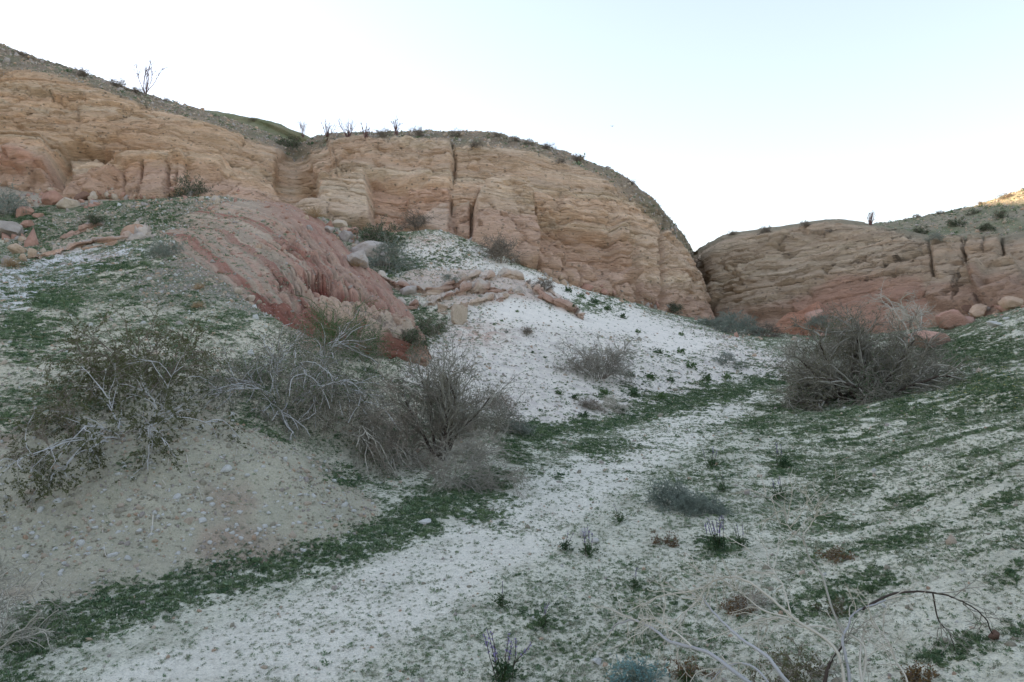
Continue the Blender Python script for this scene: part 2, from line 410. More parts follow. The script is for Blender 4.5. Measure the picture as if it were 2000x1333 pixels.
gc = mixc(gc, C_SAND, gm['talus'] * 0.9)
gc = mixc(gc, alb(188, 178, 168), gm['talus'] * (1 - gm['pure']) * sstep(-.1, .3, gm['n2']) * 0.7)
gc = mixc(gc, alb(216, 207, 192, 1.25), gm['pure'])
gc = mixc(gc, alb(206, 203, 197, 1.2), gm['whitel'])
gc = mixc(gc, C_GRAV, gm['gravel'])
gc = mixc(gc, C_RED, gm['red'] * 0.9)
up = sstep(470, 430, gv) * sstep(500, 350, gu) * (gy > 1)
gc = mixc(gc, alb(150, 132, 114), up * .8)
gc = mixc(gc, C_BANK, gm['bank'] * 0.95)
gc = mixc(gc, alb(150, 124, 108), gm['bank'] * sstep(.05, .45, fbm(gx * .8, gy * .8, 33., 3)) * .6)
gc = mixc(gc, C_LEDGE, gm['ledge'] * .55)
redpat = np.zeros_like(gu)
for (a, b_, ra, rb) in ((915, 645, 45, 16), (840, 470, 40, 12), (80, 470, 50, 25), (200, 505, 40, 12), (940, 655, 60, 25)):
    redpat = np.maximum(redpat, np.exp(-(((gu - a) / ra) ** 2 + ((gv - b_) / rb) ** 2) * 1.2) * (gy > 1))
gc = mixc(gc, C_PINK * .9, redpat * sstep(-.3, .2, gm['n2']) * .85)
M_GROUND = terrain_mat('desert_ground', 0.26, 0.8, (2.0, 14.0, 70.0), fleck=38.0, bump_d=0.025, litter=((1.6, .48, .66, alb(150, 148, 128, 1.2), .5), (9.0, .52, .66, alb(138, 136, 116), .35), (26.0, .53, .63, alb(114, 118, 100), .42), (60.0, .52, .6, alb(100, 106, 92), .42)))
ground = link('ground', fast_mesh('ground', np.stack([gx, gy, gzz], -1).reshape(-1, 3), grid_faces(NR, NTH)[:, ::-1], M_GROUND, col=gc.reshape(-1, 3), alpha=((1 - .75 * gm['talus']) * (1 - .8 * gm['pure']) * (1 - .4 * gm['whitel']) * (1 - .3 * gm['bank']) * (1 - .35 * gm['track'])).ravel()))
tag(ground, kind='structure')

# ------------------------------------------------------------------ lofted rock bodies
def catmull(P, t):
    n = len(P); i = np.clip(np.floor(t).astype(int), 0, n - 2); f = (t - i)
    f = f.reshape((-1,) + (1,) * (P.ndim - 1))
    p0 = P[np.clip(i - 1, 0, n - 1)]; p1 = P[i]; p2 = P[i + 1]; p3 = P[np.clip(i + 2, 0, n - 1)]
    return 0.5 * (2 * p1 + (p2 - p0) * f + (2 * p0 - 5 * p1 + 4 * p2 - p3) * f * f + (3 * p1 - p0 - 3 * p2 + p3) * f ** 3)

def loft(ctrl, nc, row_counts):
    """ctrl (columns, rows, 3) -> grid (nr, nc, 3)"""
    ctrl = np.array(ctrl, float)
    mid = ctrl[:, ctrl.shape[1] // 2]
    seg = np.linalg.norm(np.diff(mid, axis=0), axis=1) / (1 + 0.02 * mid[1:, 1]); cum = np.concatenate([[0], np.cumsum(seg)])
    tc = np.interp(np.linspace(0, cum[-1], nc), cum, np.arange(len(ctrl)))
    tr = np.concatenate([np.linspace(i, i + 1, k, endpoint=False) for i, k in enumerate(row_counts)] + [[len(row_counts)]])
    g = catmull(ctrl, tc)                       # (nc, rows, 3)
    g = catmull(np.swapaxes(g, 0, 1), tr)       # (nr, nc, 3)
    return g, tr[:, None] + np.zeros((1, nc))

def normals(g):
    a = np.gradient(g, axis=1); b = np.gradient(g, axis=0)
    n = np.cross(a, b); n /= np.linalg.norm(n, axis=-1, keepdims=True) + 1e-9
    c = np.array([0, 0, CAMZ]) - g
    mid = n[n.shape[0] // 3, n.shape[1] // 2] @ c[n.shape[0] // 3, n.shape[1] // 2]
    return n if mid > 0 else -n

def layers(h, T, seed, sharp=.18):
    k = np.floor(h / T); f = h / T - k
    a = hash1(k, seed) * 2 - 1; b = hash1(k + 1, seed) * 2 - 1
    return a + (b - a) * sstep(1 - sharp, 1, f), hash1(k, seed + 7), f

def strata(x, y, z, dipx, dipy, warp, seed, amp=1.0):
    """outward relief of bedded sandstone in metres, and the bedding coordinate"""
    w = warp * fbm(x * .07, y * .07, z * .07 + seed, 2) + .16 * fbm(x * .35, y * .35, z * .35 + seed, 3) + .035 * fbm(x * 1.6, y * 1.6, z * 1.6, 2)
    h = z + dipx * x + dipy * y + w
    l1, q1, f1 = layers(h, 1.35, seed, .22); l2, q2, f2 = layers(h, .47, seed + 1, .25); l3, q3, f3 = layers(h, .19, seed + 2, .35)
    region = sstep(-.3, .3, fbm(x * .09, y * .09, h * .22 + 31, 3))          # well bedded here, massive there
    fade = sstep(-.15, .35, fbm(x * .2, y * .2, h * .5 + 3, 3)) * (.35 + .65 * region)
    fade2 = sstep(-.15, .3, fbm(x * .45, y * .45, h * 1.3 + 9, 3)) * (.25 + .75 * region)
    d = .17 * l1 * (.2 + .8 * fade) + .10 * l2 * fade2 + .05 * l3 * fade
    for T, f, hw, dep, fr, s in ((1.35, f1, .05, .48, .5, 21.), (.47, f2, .10, .30, .55, 25.), (.19, f3, .2, .08, .45, 29.)):
        k = np.floor(h / T)
        on = sstep(.06, .2, fbm(x * (.12 / T + .2), y * (.12 / T + .2), k * 7.3 + s, 3) + (hash1(k, int(s)) - .5) * .8) * (.35 + .65 * region)
        d = d - dep * on * np.exp(-((f - .5 * hw) / hw) ** 2) * (hash1(k, int(s) + 3) < fr + .3)
    # pockets weathered along the beds
    pk = fbm(x * .5, y * .5, h * 1.6 + 60, 3); d = d - .28 * sstep(.28, .5, pk)
    return d * amp, h

def erode(x, y, z, h=None):
    h = z if h is None else h
    big = .6 * fbm(x * .11, y * .11, z * .14, 3); med = .24 * fbm(x * .42, y * .42, z * .5, 4); fine = .10 * fbm(x * 1.9, y * 1.9, z * 2.4, 3)
    wx = .35 * fbm(x * .5, y * .5, z * .5 + 40, 3)
    v1, e1 = worley(x * .33 + wx, y * .33 + wx, h * .62 + wx, 1); v2, e2 = worley(x * .95 + wx * 2, y * .95, h * 1.9 + wx * 2, 2)
    on = sstep(-.2, .25, fbm(x * .14, y * .14, z * .2 + 70, 3)); on2 = sstep(-.1, .3, fbm(x * .25, y * .25, z * .3 + 90, 3))
    blocks = on * (.34 * v1 - .28 * np.exp(-(e1 / .06) ** 2)) + on2 * (.16 * v2 - .12 * np.exp(-(e2 / .09) ** 2))
    return big + med + fine + blocks

def col_points(base, brow, crest, prof=(.28, .55, .8), bulge=(.5, .6, .3), back=((9, -1.5), (30, -6))):
    b, w, c = pt(*base), pt(*brow), pt(*crest)
    rows = [b + np.array([0, .5, -2.5]), b]
    for f, q in zip(prof, bulge): rows.append(b + (w - b) * f + np.array([0, -q, 0]))
    rows += [w, c]
    for dy, dz in back: rows.append(c + np.array([c[0] / c[1] * dy * .8, dy, dz]))
    return rows

# main cliff: columns from left to right (base, brow, crest of the hill above)
MC = [((-620,330,58),(-620,40,66),(-620,-10,80)),
      ((-320,325,52),(-320,70,61),(-320,20,76)),
      ((-60,352,49),(-60,125,58),(-60,70,71)),
      ((60,375,47),(60,140,58),(60,116,69)),
      ((170,400,46),(170,165,57.5),(170,153,68)),
      ((290,396,45),(290,208,57),(290,190,66)),
      ((400,392,44.5),(400,240,56),(400,224,65)),
      ((480,398,44.5),(480,268,56),(480,249,65)),
      ((535,405,45),(545,292,56.5),(545,272,63)),
      ((575,412,45.5),(580,300,57.5),(578,286,61.5)),
      ((625,425,44),(630,288,55),(630,271,61)),
      ((720,460,42.5),(715,284,52),(710,266,61)),
      ((850,470,42),(850,286,50.5),(845,262,59)),
      ((960,505,41.5),(960,292,50),(955,268,58)),
      ((1060,537,41.5),(1055,305,50),(1050,289,57)),
      ((1150,566,42.5),(1140,335,50.5),(1135,316,56)),
      ((1235,592,44),(1215,372,51.5),(1208,345,56)),
      ((1300,608,46),(1265,412,53),(1258,380,56)),
      ((1348,618,48),(1303,450,54.5),(1298,418,57)),
      ((1384,626,50.5),(1338,500,56.5),(1334,466,58.5)),
      ((1392,628,56),(1352,530,61),(1348,505,63)),
      ((1372,628,68),(1340,530,74),(1336,505,76)),
      ((1330,628,90),(1290,530,96),(1280,500,100))]
ctrl = [col_points(*c, bulge=((.6, .9, .5) if 1000 < c[0][0] < 1360 else (.3, .5, .3) if c[0][0] > 600 else (.2, .7, .6))) for c in MC]
# right end leans back more at the top: rounded corner
g, tr = loft(ctrl, 980, (5, 62, 62, 58, 52, 26, 10, 6))
n = normals(g); cu, cv = proj(g)
x, y, z = g[..., 0], g[..., 1], g[..., 2]
st, hh = strata(x, y, z, 0.09, 0.02, 1.6, 3)
mass = sstep(2.25, 1.75, tr + .35 * fbm(x * .15, y * .15, 2., 3) + np.interp(cu, [0, 400, 560, 640, 900, 1040, 1150, 1400], [.1, .05, .6, .4, -.1, -.25, .1, .2]))   # lower mudstone band
gravel = sstep(4.75, 5.15, tr + .25 * fbm(x * .5, y * .5, z * .5, 3))
disp = 1.75 * st * (1 - .75 * mass) * (1 - .9 * gravel) + erode(x, y, z, hh) * (1 - .6 * gravel) + gravel * (.18 * fbm(x * 1.3, y * 1.3, z * 1.3, 4) + .12 * ridged(x * 2.2, y * 2.2, z * 2.2, 2)) 
crk = ridged(x * .45, y * .45, z * .32 + 4, 2)
disp -= mass * .45 * sstep(.88, .97, crk)
disp += mass * .26 * fbm(x * .8, y * .8, z * .8, 3)
vis = tr < 6.2
wob = 5 * fbm(x * .5, y * .5, z * .5, 3)
JU = 3.5 * fbm(x * 1.6, y * 1.6, z * 1.6 + 3, 3); JV = 3.5 * fbm(x * 1.6, y * 1.6, z * 1.6 + 13, 3); CRV = np.clip(.75 + .9 * fbm(x * .6, y * .6, z * .6 + 23, 2), .1, CK)
BK = 1.6
def bump(poly, h, soft=5, w=.5):
    global disp
    s = sstep(-soft * .7, soft * .7, poly_sd(cu, cv, poly) + wob * w + JU * .4); disp = disp + BK * h * s * vis; return s
def crack(line, dep, wd, w=.5):
    global disp
    d = line_d(cu + wob * w + JU, cv + JV, line); disp = disp - dep * CRV * np.exp(-(d / (wd * (.35 + .35 * CRV))) ** 2) * vis
# blocks standing proud, hollows, joints
bump([(925,480),(926,420),(945,378),(990,366),(1030,370),(1043,410),(1040,470),(1044,530),(980,530),(925,500)], .85, 5)
bump([(922,450),(1043,455),(1046,535),(920,500)], .25, 4)
bump([(580,420),(640,370),(715,345),(722,390),(728,445),(640,440)], .55, 4, .3)
bump([(722,350),(800,365),(795,410),(790,455),(730,445)], -.3, 4, .3)
bump([(795,375),(880,372),(882,420),(876,460),(795,450)], .25, 6)
bump([(640,270),(885,285),(882,365),(800,360),(720,345),(655,330)], .35, 9)
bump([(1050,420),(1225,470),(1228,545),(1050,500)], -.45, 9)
bump([(1040,500),(1240,545),(1232,600),(1050,545)], .4, 7)
bump([(890,405),(918,400),(922,470),(895,455)], .3, 5)
bump([(105,300),(120,276),(150,268),(190,280),(215,292),(200,315),(185,345),(150,350),(125,375),(95,360)], -1.1, 4, .5)
bump([(118,285),(150,275),(200,300),(185,335),(130,335)], .45, 5)
bump([(-80,262),(90,275),(105,330),(90,350),(-80,330)], .55, 5)
bump([(245,330),(280,325),(282,400),(255,405)], .35, 4); bump([(285,325),(335,328),(330,400),(284,402)], .4, 4); bump([(338,322),(365,320),(368,385),(335,388)], .35, 4)
bump([(130,400),(150,360),(200,340),(240,352),(215,400)], .5, 5); bump([(185,400),(210,362),(245,345),(255,400)], .4, 5)
bump([(220,305),(330,300),(440,320),(430,350),(370,340),(330,322),(250,325)], .45, 8)
bump([(545,300),(600,300),(625,400),(570,405),(540,360)], -.6, 14)
bump([(1205,420),(1228,440),(1232,560),(1205,550)], .5, 8); bump([(1232,450),(1255,470),(1252,590),(1235,585)], -.5, 7)
bump([(1292,460),(1302,470),(1300,600),(1290,600)], -.6, 6)
for l, dp, wd in (([(883,288),(889,320),(884,360),(879,372),(882,400),(877,450)], .95, 3.2), ([(918,470),(921,420),(930,390),(940,372)], 1.2, 3.4), ([(921,480),(920,440)], .9, 3.6),
                  ([(662,318),(655,345),(640,368),(612,400)], .5, 2.6), ([(660,285),(656,320)], .4, 2.5), ([(722,350),(726,400),(730,448)], .4, 2.4), ([(797,372),(794,420),(790,455)], .35, 2.2),
                  ([(1042,372),(1046,420),(1043,470)], .55, 3.), ([(1228,440),(1231,520),(1236,585)], .6, 3.), ([(1296,420),(1302,500),(1298,605)], .7, 3.2), ([(245,325),(255,400)], .4, 2.4), ([(283,325),(280,402)], .45, 2.3),
                  ([(335,330),(330,385)], .4, 2.2), ([(352,340),(348,380)], .55, 2.2), ([(160,268),(200,284),(218,302)], .6, 3.), ([(282,205),(300,225),(306,232)], .4, 2.3), ([(215,300),(260,278),(330,292)], .3, 2.4),
                  ([(-20,160),(20,166)], .5, 3), ([(0,335),(60,345),(100,340)], .6, 3.), ([(430,355),(470,330),(520,310)], .35, 3), ([(410,385),(450,372),(478,352),(500,330)], .35, 2.5), ([(520,330),(580,330),(655,338)], .25, 2.5),
                  ([(725,352),(800,368),(880,366)], .35, 3.), ([(930,455),(990,448),(1042,462)], .45, 3.), ([(1050,498),(1140,518),(1230,548)], .4, 3.), ([(740,300),(800,330),(880,350)], .3, 2.5), ([(1060,440),(1110,448)], .35, 2.5),
                  ([(600,445),(640,437),(720,448)], .5, 3.), ([(1130,520),(1125,560)], .35, 2.2), ([(1180,535),(1190,580)], .35, 2.2), ([(1090,505),(1088,545)], .3, 2.2)):
    crack(l, dp, wd)
disp *= sstep(0.0, .9, tr) * .9 + .1
disp = np.where(tr > 6.1, disp * .4, disp)
gg = g + n * disp[..., None]
# colours
band = fbm(hh * 1.7, x * .03, y * .03, 3); big = fbm(x * .09, y * .09, z * .12, 3)
b2, _, _ = layers(hh, .47, 71, .3); b3, _, _ = layers(hh, .19, 73, .4); b1, _, _ = layers(hh, 1.35, 75, .3)
cc = np.zeros(g.shape) + alb(185, 159, 133, CK)
lf = sstep(620, 380, cu)
cc = mixc(cc, alb(185, 154, 122, CK), lf * .8)
cc = mixc(cc, alb(176, 142, 112, CK), sstep(.0, .35, band) * .6)
cc = mixc(cc, alb(194, 172, 144, CK), sstep(.05, .4, -band) * .6)
cc = mixc(cc, alb(176, 145, 124, CK), mass * .75)
cc = mixc(cc, alb(168, 128, 96, CK), sstep(.1, .5, big) * .5)
def tint(poly, c, a, soft=6):
    global cc
    cc = mixc(cc, c, sstep(-soft, soft, poly_sd(cu, cv, poly) + wob) * a * vis)
tint([(580,420),(640,370),(715,345),(722,390),(728,445),(640,440)], alb(186, 168, 144, CK), .6)
tint([(722,352),(800,368),(880,372),(880,450),(790,455),(730,445)], alb(176, 140, 116, CK), .7)
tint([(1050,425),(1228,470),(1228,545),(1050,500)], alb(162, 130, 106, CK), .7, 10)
tint([(800,450),(830,420),(870,400),(880,430),(870,455)], alb(186, 168, 148, CK), .6)
tint([(118,285),(150,275),(205,300),(185,340),(130,345)], alb(192, 170, 144, CK), .6)
tint([(0,315),(60,315),(95,340),(40,345),(0,335)], alb(174, 126, 100, CK), .6)
tint([(925,400),(945,375),(1035,370),(1042,450),(925,445)], alb(184, 162, 136, CK), .6)
bedc = (1 + (.07 * b1 + .10 * b2 + .09 * b3 * sstep(-.3, .3, fbm(x * .3, y * .3, hh, 2))) * (1 - .75 * mass) + .10 * fbm(x * 1.2, y * 1.2, z * 2.5, 4))
cc = cc * bedc[..., None]
streak = fbm(x * 1.1, y * 1.1, z * .05, 2)
tint([(575,310),(600,310),(598,400),(575,405)], alb(140, 106, 74, CK), .6, 8); tint([(535,310),(555,305),(560,370),(535,380)], alb(150, 116, 84, CK), .45, 8)
cc = mixc(cc, alb(150, 120, 92, CK), sstep(.15, .5, streak) * .35 * (1 - gravel))
grv = alb(146, 130, 110, 1.3); cc = mixc(cc, grv, gravel)
cc = mixc(cc, alb(126, 122, 96, 1.2), gravel * sstep(-.1, .3, fbm(x * .4, y * .4, 1., 4)) * .7)
M_CLIFF = terrain_mat('sandstone', 0.28, 1.0, (.6, 5.0, 26.0), (1, 1, 2.6), bump_d=0.08, fleck=2.4, fleck_col=(.2, .155, .11))
def add_bedding(m):
    nt = m.node_tree; L = nt.links.new; b = nt.nodes['Principled BSDF']; tc = nd(nt, 'ShaderNodeTexCoord'); prev = b.inputs['Normal'].links[0].from_socket
    for sc, zz, dist, st_ in ((.4, 7., .15, .6), (1.1, 10., .07, .65)):
        mp = nd(nt, 'ShaderNodeMapping'); mp.inputs['Scale'].default_value = (sc, sc, sc * zz); mp.inputs['Rotation'].default_value = (.03, -.06, 0); L(tc.outputs['Object'], mp.inputs[0])
        n_ = nd(nt, 'ShaderNodeTexNoise'); n_.inputs['Scale'].default_value = 1.0; n_.inputs['Detail'].default_value = 5; n_.inputs['Distortion'].default_value = .4; L(mp.outputs[0], n_.inputs['Vector'])
        rp = nd(nt, 'ShaderNodeMapRange', interpolation_type='SMOOTHSTEP'); rp.inputs[1].default_value = .36; rp.inputs[2].default_value = .56; L(n_.outputs[0], rp.inputs[0])
        bp = nd(nt, 'ShaderNodeBump'); bp.inputs['Strength'].default_value = st_; bp.inputs['Distance'].default_value = dist; L(rp.outputs[0], bp.inputs['Height']); L(prev, bp.inputs['Normal']); prev = bp.outputs[0]
    L(prev, b.inputs['Normal'])
add_bedding(M_CLIFF)
main_cliff = link('sandstone_cliff', fast_mesh('sandstone_cliff', gg.reshape(-1, 3), grid_faces(*g.shape[:2]), M_CLIFF, col=cc.reshape(-1, 3)))
tag(main_cliff, kind='structure')
CLIFF_GRID, CLIFF_TR = gg, tr

# right cliff
RC = [((1250,640,92),(1290,520,96),(1300,500,100)),
      ((1330,632,72),(1345,515,76),(1350,497,80)),
      ((1372,634,57),(1372,500,61),(1368,484,66)),
      ((1420,645,51),(1430,468,58),(1428,458,64)),
      ((1520,655,45),(1520,452,56),(1520,447,62)),
      ((1620,665,40.5),(1622,440,53.5),(1622,432,60)),
      ((1700,668,37.5),(1705,452,50),(1705,440,57)),
      ((1790,662,34.5),(1790,474,46),(1790,458,52)),
      ((1870,648,32),(1870,490,42.5),(1870,472,48)),
      ((1950,625,30.5),(1950,488,39.5),(1950,466,46)),
      ((2050,608,28.5),(2050,478,37),(2050,452,44)),
      ((2250,580,26),(2250,450,33),(2250,420,42)),
      ((2600,560,24),(2600,420,30),(2600,380,42))]
ctrl = [col_points(*c, bulge=(.2, .4, .3), back=((10, -.6), (26, -4))) for c in RC]
g, tr = loft(ctrl, 560, (5, 46, 46, 42, 38, 20, 8, 5))
n = normals(g); cu, cv = proj(g); x, y, z = g[..., 0], g[..., 1], g[..., 2]
st, hh = strata(x, y, z, -0.05, 0.13, .8, 13)
mass = sstep(2.9, 2.5, tr + .3 * fbm(x * .2, y * .2, 2., 3) + np.interp(cu, [1350, 1500, 1700, 1850, 2000], [1.2, .75, .2, .3, .45]))
gravel = sstep(5.0, 5.6, tr + .35 * fbm(x * .5, y * .5, z * .5, 3))
vis = tr < 6.2; wob = 5 * fbm(x * .5, y * .5, z * .5, 3)
JU = 3.5 * fbm(x * 1.6, y * 1.6, z * 1.6 + 3, 3); JV = 3.5 * fbm(x * 1.6, y * 1.6, z * 1.6 + 13, 3); CRV = np.clip(.75 + .9 * fbm(x * .6, y * .6, z * .6 + 23, 2), .1, CK)
disp = st * (1 - .75 * mass) * (1 - .85 * gravel) * 1.8 + erode(x, y, z, hh) * .85 * (1 - .6 * gravel) + mass * .2 * fbm(x * .7, y * .7, z * .7, 3)
bump([(1830,560),(1900,540),(1940,555),(1915,610),(1850,612),(1815,600)], .5, 6); bump([(1905,560),(1990,530),(2010,560),(1990,585),(1925,600)], .6, 6)
bump([(1955,600),(2010,570),(2080,580),(2060,610),(1960,615)], .5, 5)
bump([(1520,655),(1545,625),(1610,602),(1625,640),(1600,670)], .5, 6); bump([(1460,610),(1545,598),(1560,615),(1470,632)], -.5, 6)
bump([(1820,470),(1888,475),(1885,545),(1830,550)], .25, 6); bump([(1890,478),(1955,475),(1955,530),(1890,540)], .3, 6)
for l, dp, wd in (([(1812,470),(1822,510),(1824,540),(1820,560)], 1.0, 3.2), ([(1888,482),(1889,520),(1886,545),(1875,600)], 1.0, 3.), ([(1957,470),(1959,500),(1955,530)], .9, 3.), ([(1926,482),(1926,510)], .5, 2.4),
                  ([(1358,495),(1372,520),(1378,600)], .7, 4.), ([(1460,632),(1540,612),(1640,580),(1760,555),(1822,545)], .4, 2.6), ([(1500,545),(1620,520),(1810,500)], .3, 2.5), ([(1918,570),(1915,610)], .6, 2.6),
                  ([(1450,600),(1560,570),(1700,520)], .25, 2.5), ([(1390,520),(1500,490),(1700,455)], .25, 2.5), ([(1872,560),(1872,615)], .5, 2.2)):
    crack(l, dp, wd)
disp *= sstep(0.0, .9, tr) * .9 + .1
gg = g + n * disp[..., None]
band = fbm(hh * 1.9, x * .03, y * .03, 3)
b2, _, _ = layers(hh, .47, 81, .3); b3, _, _ = layers(hh, .19, 83, .4)
cc = np.zeros(g.shape) + alb(156, 137, 115, CK)
cc = mixc(cc, alb(150, 126, 102, CK), sstep(0, .35, band) * .6); cc = mixc(cc, alb(168, 152, 128, CK), sstep(.05, .4, -band) * .5)
cc = mixc(cc, alb(148, 120, 101, CK), mass * .75)
tint([(1540,590),(1640,540),(1800,545),(1830,640),(1700,680),(1560,670)], alb(150, 114, 94, CK), .65, 10)
tint([(1520,655),(1545,625),(1610,602),(1625,640),(1600,670)], alb(166, 120, 96, CK), .7)
cc = cc * (1 + (.10 * b2 + .08 * b3) * (1 - .75 * mass) + .10 * fbm(x * 1.2, y * 1.2, z * 2.5, 4))[..., None]
cc = mixc(cc, alb(140, 130, 108, 1.25), gravel)
right_cliff = link('sandstone_cliff', fast_mesh('right_cliff', gg.reshape(-1, 3), grid_faces(*g.shape[:2]), M_CLIFF, col=cc.reshape(-1, 3)))
tag(right_cliff, kind='structure')

# hills: gravel slope behind the right cliff, the one behind the notch, and two unseen masses added to block the sun
HG = []
def hill(name, rows, nc, cnts, c1, c2, amp=.3):
    g, tr = loft(np.swapaxes(np.array([[pt(*q) for q in r] for r in rows]), 0, 1), nc, cnts)
    n = normals(g); x, y, z = g[..., 0], g[..., 1], g[..., 2]
    d = amp * (1.2 * fbm(x * .2, y * .2, z * .2, 4) + .5 * fbm(x * 1.1, y * 1.1, z * 1.1, 3) + .3 * ridged(x * 2.5, y * 2.5, z * 2.5, 2))
    gg = g + n * d[..., None]; HG.append((gg, tr))
    cc = mixc(np.zeros(g.shape) + c1, c2, sstep(-.15, .3, fbm(x * .3, y * .3, z * .3, 4)))
    o = link(name, fast_mesh(name, gg.reshape(-1, 3), grid_faces(*g.shape[:2]), M_HILL, col=cc.reshape(-1, 3))); tag(o, kind='structure'); return o
M_HILL = terrain_mat('stony_hillside', 0.35, 0.8, (.8, 5.0, 24.0), fleck=6.0, fleck_col=(.42, .37, .31), bump_d=0.08)
hill('hill', [[(1600,520,58),(1720,510,55),(1850,515,52),(1950,500,49),(2050,490,47),(2300,470,45),(2700,450,44)],
              [(1600,470,62),(1720,456,60),(1850,458,57),(1950,455,54),(2050,445,52),(2300,420,50),(2700,400,50)],
              [(1560,460,70),(1720,441,70),(1850,418,69),(1950,390,68),(2050,358,67),(2300,316,66),(2700,290,66)],
              [(1560,480,90),(1720,470,90),(1850,450,90),(1950,430,90),(2050,420,90),(2300,400,90),(2700,380,90)]], 220, (24, 46, 14), alb(138, 130, 110, 1.25), alb(118, 120, 94, 1.2), .5)
hill('hill', [[(300,300,80),(420,290,80),(500,290,80),(600,300,80),(700,310,80)],
              [(300,250,84),(420,240,84),(500,245,84),(600,285,82),(700,310,82)],
              [(300,200,92),(430,223,90),(510,236,88),(592,264,86),(700,320,86)],
              [(300,230,120),(430,250,120),(510,260,120),(592,280,120),(700,330,110)]], 160, (20, 40, 12), alb(126, 122, 96, 1.25), alb(108, 112, 82, 1.2))
HILL_GRID, HILL_TR = HG[0]
def shade_massif():
    xs = np.linspace(-150, 24, 120); ys = np.linspace(70, 240, 95); Xg, Yg = np.meshgrid(xs, ys)
    top = 25 * sstep(24, 2, Xg) * sstep(76, 86, Yg) * sstep(240, 200, Yg) + 10 * sstep(-20, -70, Xg) * sstep(80, 92, Yg)
    Zg = top + .6 * fbm(Xg * .05, Yg * .05, 0., 4) - .4
    me = fast_mesh('shade_massif', np.stack([Xg, Yg, Zg], -1).reshape(-1, 3), grid_faces(*Xg.shape), M_HILL, col=np.zeros((Xg.size, 3)) + alb(120, 112, 96))
    tag(link('hill', me), kind='structure')  # unseen mass behind the main cliff, shaped to keep all but the right crest in shade
shade_massif()
def left_shade_wall():
    xs = np.linspace(-170, -60, 60); ys = np.linspace(-40, 84, 60); Xg, Yg = np.meshgrid(xs, ys)
    Zg = 36 * sstep(-60, -84, Xg) * sstep(-40, -8, Yg) * sstep(84, 74, Yg) + 1.5 * fbm(Xg * .06, Yg * .06, 0., 4) - 1.5
    me = fast_mesh('left_shade_wall', np.stack([Xg, Yg, Zg], -1).reshape(-1, 3), grid_faces(*Xg.shape), M_HILL, col=np.zeros((Xg.size, 3)) + alb(150, 130, 106))
    tag(link('hill', me), kind='structure')  # added out of frame so its shadow covers the wash and right slope
left_shade_wall()

# red ridge
RR = [((250,470,33),(300,440,35.5),(345,418,37),(420,394,40.5),(540,398,43.5)),
      ((340,492,26.3),(400,450,31),(440,420,34.5),(515,398,38.5),(620,425,41)),
      ((400,530,22.2),(475,485,26.5),(530,448,31),(600,432,35),(668,475,38)),
      ((470,585,18.8),(545,535,22.5),(600,500,26.5),(662,484,30.5),(722,535,34)),
      ((540,640,16.6),(605,598,19.2),(660,565,22.2),(732,552,25.8),(782,585,28.5)),
      ((640,688,15.9),(690,652,17.6),(725,625,19.3),(782,612,21.8),(818,640,24)),
      ((775,705,16.6),(785,690,17.2),(795,672,17.9),(808,652,19.2),(832,662,21)),
      ((830,722,17.2),(828,718,17.6),(828,712,18.2),(830,706,19),(842,700,20.5))]
ctrl = []
for c in RR:
    r = [pt(*q) for q in c]
    ctrl.append([r[0] + np.array([0, -.4, -.9])] + r + [r[-1] + np.array([.2, .5, -1.6])])
g, tr = loft(ctrl, 460, (6, 56, 64, 64, 26, 6))
n = normals(g)
if n[..., 2].mean() < 0: n = -n
cu, cv = proj(g); x, y, z = g[..., 0], g[..., 1], g[..., 2]
vis = tr < 4.6; wob = 5 * fbm(x * .8, y * .8, z * .8, 3)
JU = 3.5 * fbm(x * 1.6, y * 1.6, z * 1.6 + 3, 3); JV = 3.5 * fbm(x * 1.6, y * 1.6, z * 1.6 + 13, 3); CRV = np.clip(.75 + .9 * fbm(x * .6, y * .6, z * .6 + 23, 2), .1, CK)
BK = 1.0; JU = JU * .15; JV = JV * .15; wob = wob * .35
# bedding follows the flank: coordinate runs up the slope, tilted along the ridge
hb = tr * 1.15 + .16 * fbm(x * .2, y * .2, z * .2, 2) + .0012 * (cu - 600)
lay, q, f = layers(hb, .26, 41, .35); lay2, q2, f2 = layers(hb, .085, 45, .4)
fade = sstep(-.3, .25, fbm(x * .25, y * .25, z * .25 + 7, 2))
soil = sstep(.15, -.2, fbm(x * .35, y * .35, z * .35 + 2, 3) - .25 + np.interp(cu, [350, 480, 560, 640], [-.4, -.2, .15, .4]))
crf = 1 - .7 * sstep(3.2, 3.9, tr)
rockm = np.clip(sstep(430, 560, cu) - .5 * soil, .15, 1)
disp = (.26 * lay * (.5 + .5 * fade) + .12 * lay2 * (.4 + .6 * fade)) * rockm * crf + .22 * fbm(x * .4, y * .4, z * .4, 2) + .02 * fbm(x * 2.6, y * 2.6, z * 2.6, 2)
for ff, hw, dep, kk, s in ((f, .10, .30, np.floor(hb / .26), 51), (f2, .18, .14, np.floor(hb / .085), 55)):
    on = sstep(-.05, .2, fbm(x * .5, y * .5, kk * 5.1 + s, 3) + (hash1(kk, s) - .5) * .6)
    disp -= dep * on * np.exp(-((ff - .6 * hw) / hw) ** 2) * (1 - .8 * soil) * (1 - .8 * sstep(3.1, 3.8, tr))
sL = np.linspace(0, 24, g.shape[1])[None, :] + 0 * x; wv, we = worley(sL * .45, 0 * x, hb * 8 + .3 * fbm(x, y, z, 2), 8)
disp += rockm * crf * (.10 * wv - .10 * np.exp(-(we / .08) ** 2) )
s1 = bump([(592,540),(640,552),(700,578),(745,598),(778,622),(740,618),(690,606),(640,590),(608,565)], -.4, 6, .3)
s2 = bump([(600,578),(650,602),(700,612),(760,630),(800,655),(795,668),(740,650),(690,640),(640,618)], .26, 3.5, .8)
